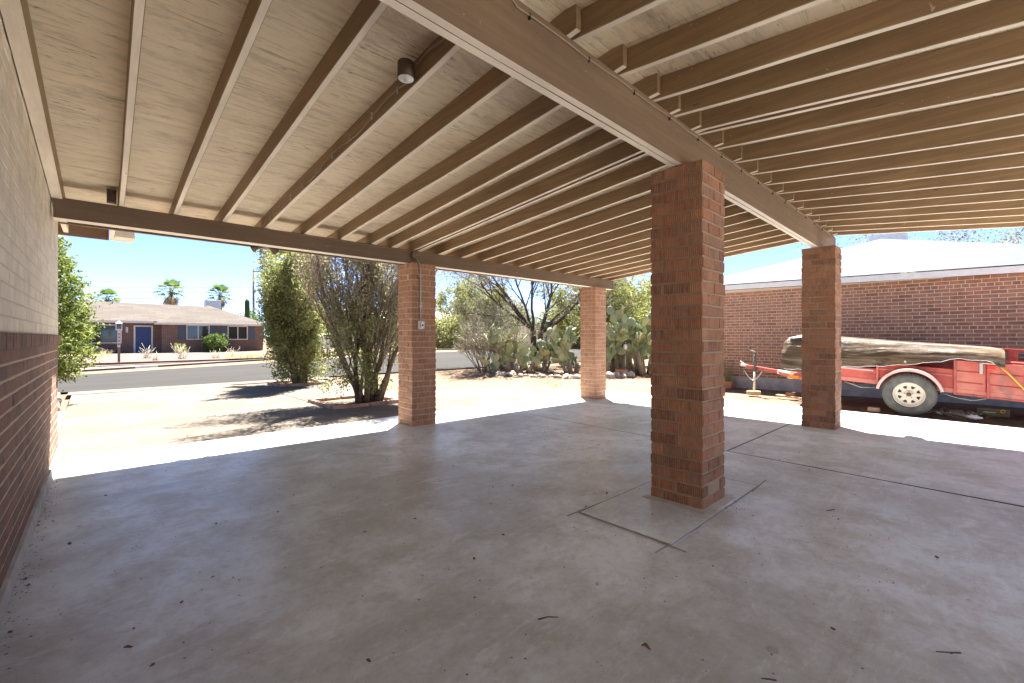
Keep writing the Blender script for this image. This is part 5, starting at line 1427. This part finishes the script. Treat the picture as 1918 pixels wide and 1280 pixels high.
# ------------------------------------------------------------------ litter on the floor
rr = random.Random(77)
def leafm(seed):
    r2 = random.Random(seed); mb = MB(); n = 7; vs = []; fs = []
    for i in range(n):
        t_ = i/(n-1); w = .35*sin(pi*min(1, t_*.95+.03)); c_ = .12*sin(t_*5+seed)
        vs += [(t_-.5, -w, .1+c_+w*.5+r2.uniform(-.03,.03)), (t_-.5, 0, .02+c_), (t_-.5, w, .1+c_+w*.4+r2.uniform(-.03,.03))]
    for i in range(n-1):
        for k in range(2): fs.append((i*3+k, (i+1)*3+k, (i+1)*3+k+1, i*3+k+1))
    me = bpy.data.meshes.new('dry_leaf'); me.from_pydata(vs, [], fs); me.materials.append(M['leafdead']); me.update(); return me
LM = [leafm(s) for s in range(4)]
spots = [(1210,1215,.05),(777,973,.03),(405,982,.03),(448,1088,.022),(1140,858,.03),(1137,925,.035),(1755,1046,.04),(1335,1062,.025),(785,1125,.025),(888,1048,.03),(889,1121,.02),(960,910,.03),(683,998,.03),(240,1215,.04),(340,1130,.03),(1410,967,.02),(920,945,.02),(690,1240,.03),(1560,1180,.03),(130,1020,.035),(700,900,.022),(520,960,.025)]
def floor_pt(u, v):
    d = Vector((.6893+.7245*(u-959)/806.65, .7245-.6893*(u-959)/806.65, (633-v)/806.65))
    N = Vector((.0126,.0091,1)); C_ = Vector((0,0,1.2)); return C_+d*(-(N.dot(C_))/N.dot(d))
LEAFLAB = ['largest curled dry leaf, alone in the bottom middle foreground','dry brown leaf on the floor midway between left wall and middle pillar','crumpled leaf on the floor left, nearest the lit driveway edge','small leaf low on the floor left of centre','dark leaf on the floor just left of the middle pillar face','small leaf at the left corner of the pillar pad','reddish curled leaf on the right side of the floor','small leaf in front of the lowest corner of the pillar pad','small leaf in the open middle of the floor, third row','dark crumb of leaf right of the open middle of the floor','dark crumb of leaf low in the open middle of the floor','leaf on the floor level with the pillar pad, left of it','small leaf left of the brown leaf in the middle floor','leaf lying in the bottom left foreground','dark leaf left of the bottom foreground leaf pair','tiny leaf right of the middle pillar foot','tiny leaf just left of the pillar pad corner','small leaf at the very bottom middle edge','small leaf in the bottom right foreground','dark leaf beside the left wall footing','tiny leaf on the floor below the left front pillar','tiny leaf between the left wall and the left front pillar']
for k, (u, v, s) in enumerate(spots):
    p = floor_pt(u, v)
    o = put('dry_leaf', LM[k % 4], Matrix.Translation((p.x, p.y, p.z+.002)) @ Matrix.Rotation(rr.uniform(0,6.3), 4, 'Z') @ Matrix.Scale(s*.75, 4))
    tag(o, LEAFLAB[k], 'leaf', 'dry leaves on the carport floor')
for k, (u, v, L, a, lab) in enumerate(((1776,1224,.09,2.3,'short thick dark twig lying near the right foreground of the floor'),(1555,957,.09,2.7,'thin forked twig on the floor right of the middle pillar'),(1758,1075,.06,2.5,'short pale twig below the brown leaf at right on the floor'),(1027,1160,.09,-.6,'thin straight twig on the floor in the middle foreground'),(1440,1275,.05,2.2,'small dark twig at the bottom edge of the floor'))):
    p = floor_pt(u, v); mb = MB(); d = Vector((cos(a), sin(a), 0)); q = Vector((-sin(a), cos(a), 0))
    mb.tube([p-d*L/2+Vector((0,0,.004)), p+q*L*.06+Vector((0,0,.007)), p+d*L/2+Vector((0,0,.004))], [.0035,.003,.002], 5)
    if k < 2: mb.tube([p-d*L*.3+Vector((0,0,.005)), p+q*L*.12+Vector((0,0,.006))], [.0025,.0015], 4)
    tag(mb.build('twig', M['cream'] if k == 2 else M['bark_dark']), lab, 'twig')
for k, (u, v) in enumerate(((1119,1095),(866,1011),(1303,966),(899,1088))):
    p = floor_pt(u, v); s = .011 if k == 0 else .006
    o = put('pebble', RK[k], Matrix.Translation((p.x, p.y, p.z+s*.3)) @ Matrix.Scale(s, 4)); tag(o, 'tiny pale pebble on the carport floor', 'pebble', 'pebbles on the carport floor')
# fine grit and leaf crumbs blown over the floor and against the footings
mb = MB(); r4 = random.Random(91)
for k in range(1500):
    if k < 1000: x, y = r4.uniform(-.3, 7.5), r4.uniform(.2, 5.5)
    elif k < 1300: x, y = -.31+abs(r4.gauss(0,.03)), r4.uniform(1.5, 6.5)
    else:
        a = r4.uniform(0, 2*pi); x, y = 3.35+.33*cos(a)+r4.gauss(0,.05), 1.5+.33*sin(a)+r4.gauss(0,.05)
        if 3.13 < x < 3.57 and 1.29 < y < 1.73: continue
    s = r4.uniform(.0015, .0045)*(1 if r4.random() < .93 else 2); z = gz(x, y)+.001; a = r4.uniform(0, 3.1)
    dx, dy = s*cos(a)*1.6, s*sin(a)*1.6
    mb.add([(x-dx,y-dy,z),(x+dy*.6,y-dx*.6,z),(x+dx,y+dy,z),(x-dy*.6,y+dx*.6,z),(x,y,z+s*.9)], [(0,1,4),(1,2,4),(2,3,4),(3,0,4)])
tag(stuff(mb.build('floor_grit', M['leafdead'])), 'fine dark grit and leaf crumbs scattered over the carport floor', 'grit')
# scored lines running past the corners of the pillar pad
mb = MB()
for (a, b) in (((PX0-.11,PY1+.02),(PX0+.3,PY1+.003)), ((PX0-.02,PY0-.1),(PX0+.005,PY0+.25)), ((PX0-.16,PY0+.02),(PX0+.4,PY0-.006)), ((PX1-.2,PY0-.01),(PX1+.22,PY0+.01)), ((PX1-.05,PY0+.02),(PX1+.01,PY1+.12))):
    mb.beam((a[0],a[1],gz(*a)+.0005),(b[0],b[1],gz(*b)+.0005),.006,.004)
for (a, b) in (((PX0,PY0),(PX1,PY0)), ((PX0,PY0),(PX0,PY1)), ((PX1,PY0),(PX1,PY1)), ((PX0,PY1),(PX1,PY1))):
    mb.beam((a[0],a[1],gz(*a)+.001),(b[0],b[1],gz(*b)+.001),.0045,.004)
mb.build('score_marks', M['groove2'], driveway)
print('objects', len(bpy.data.objects), 'script done')
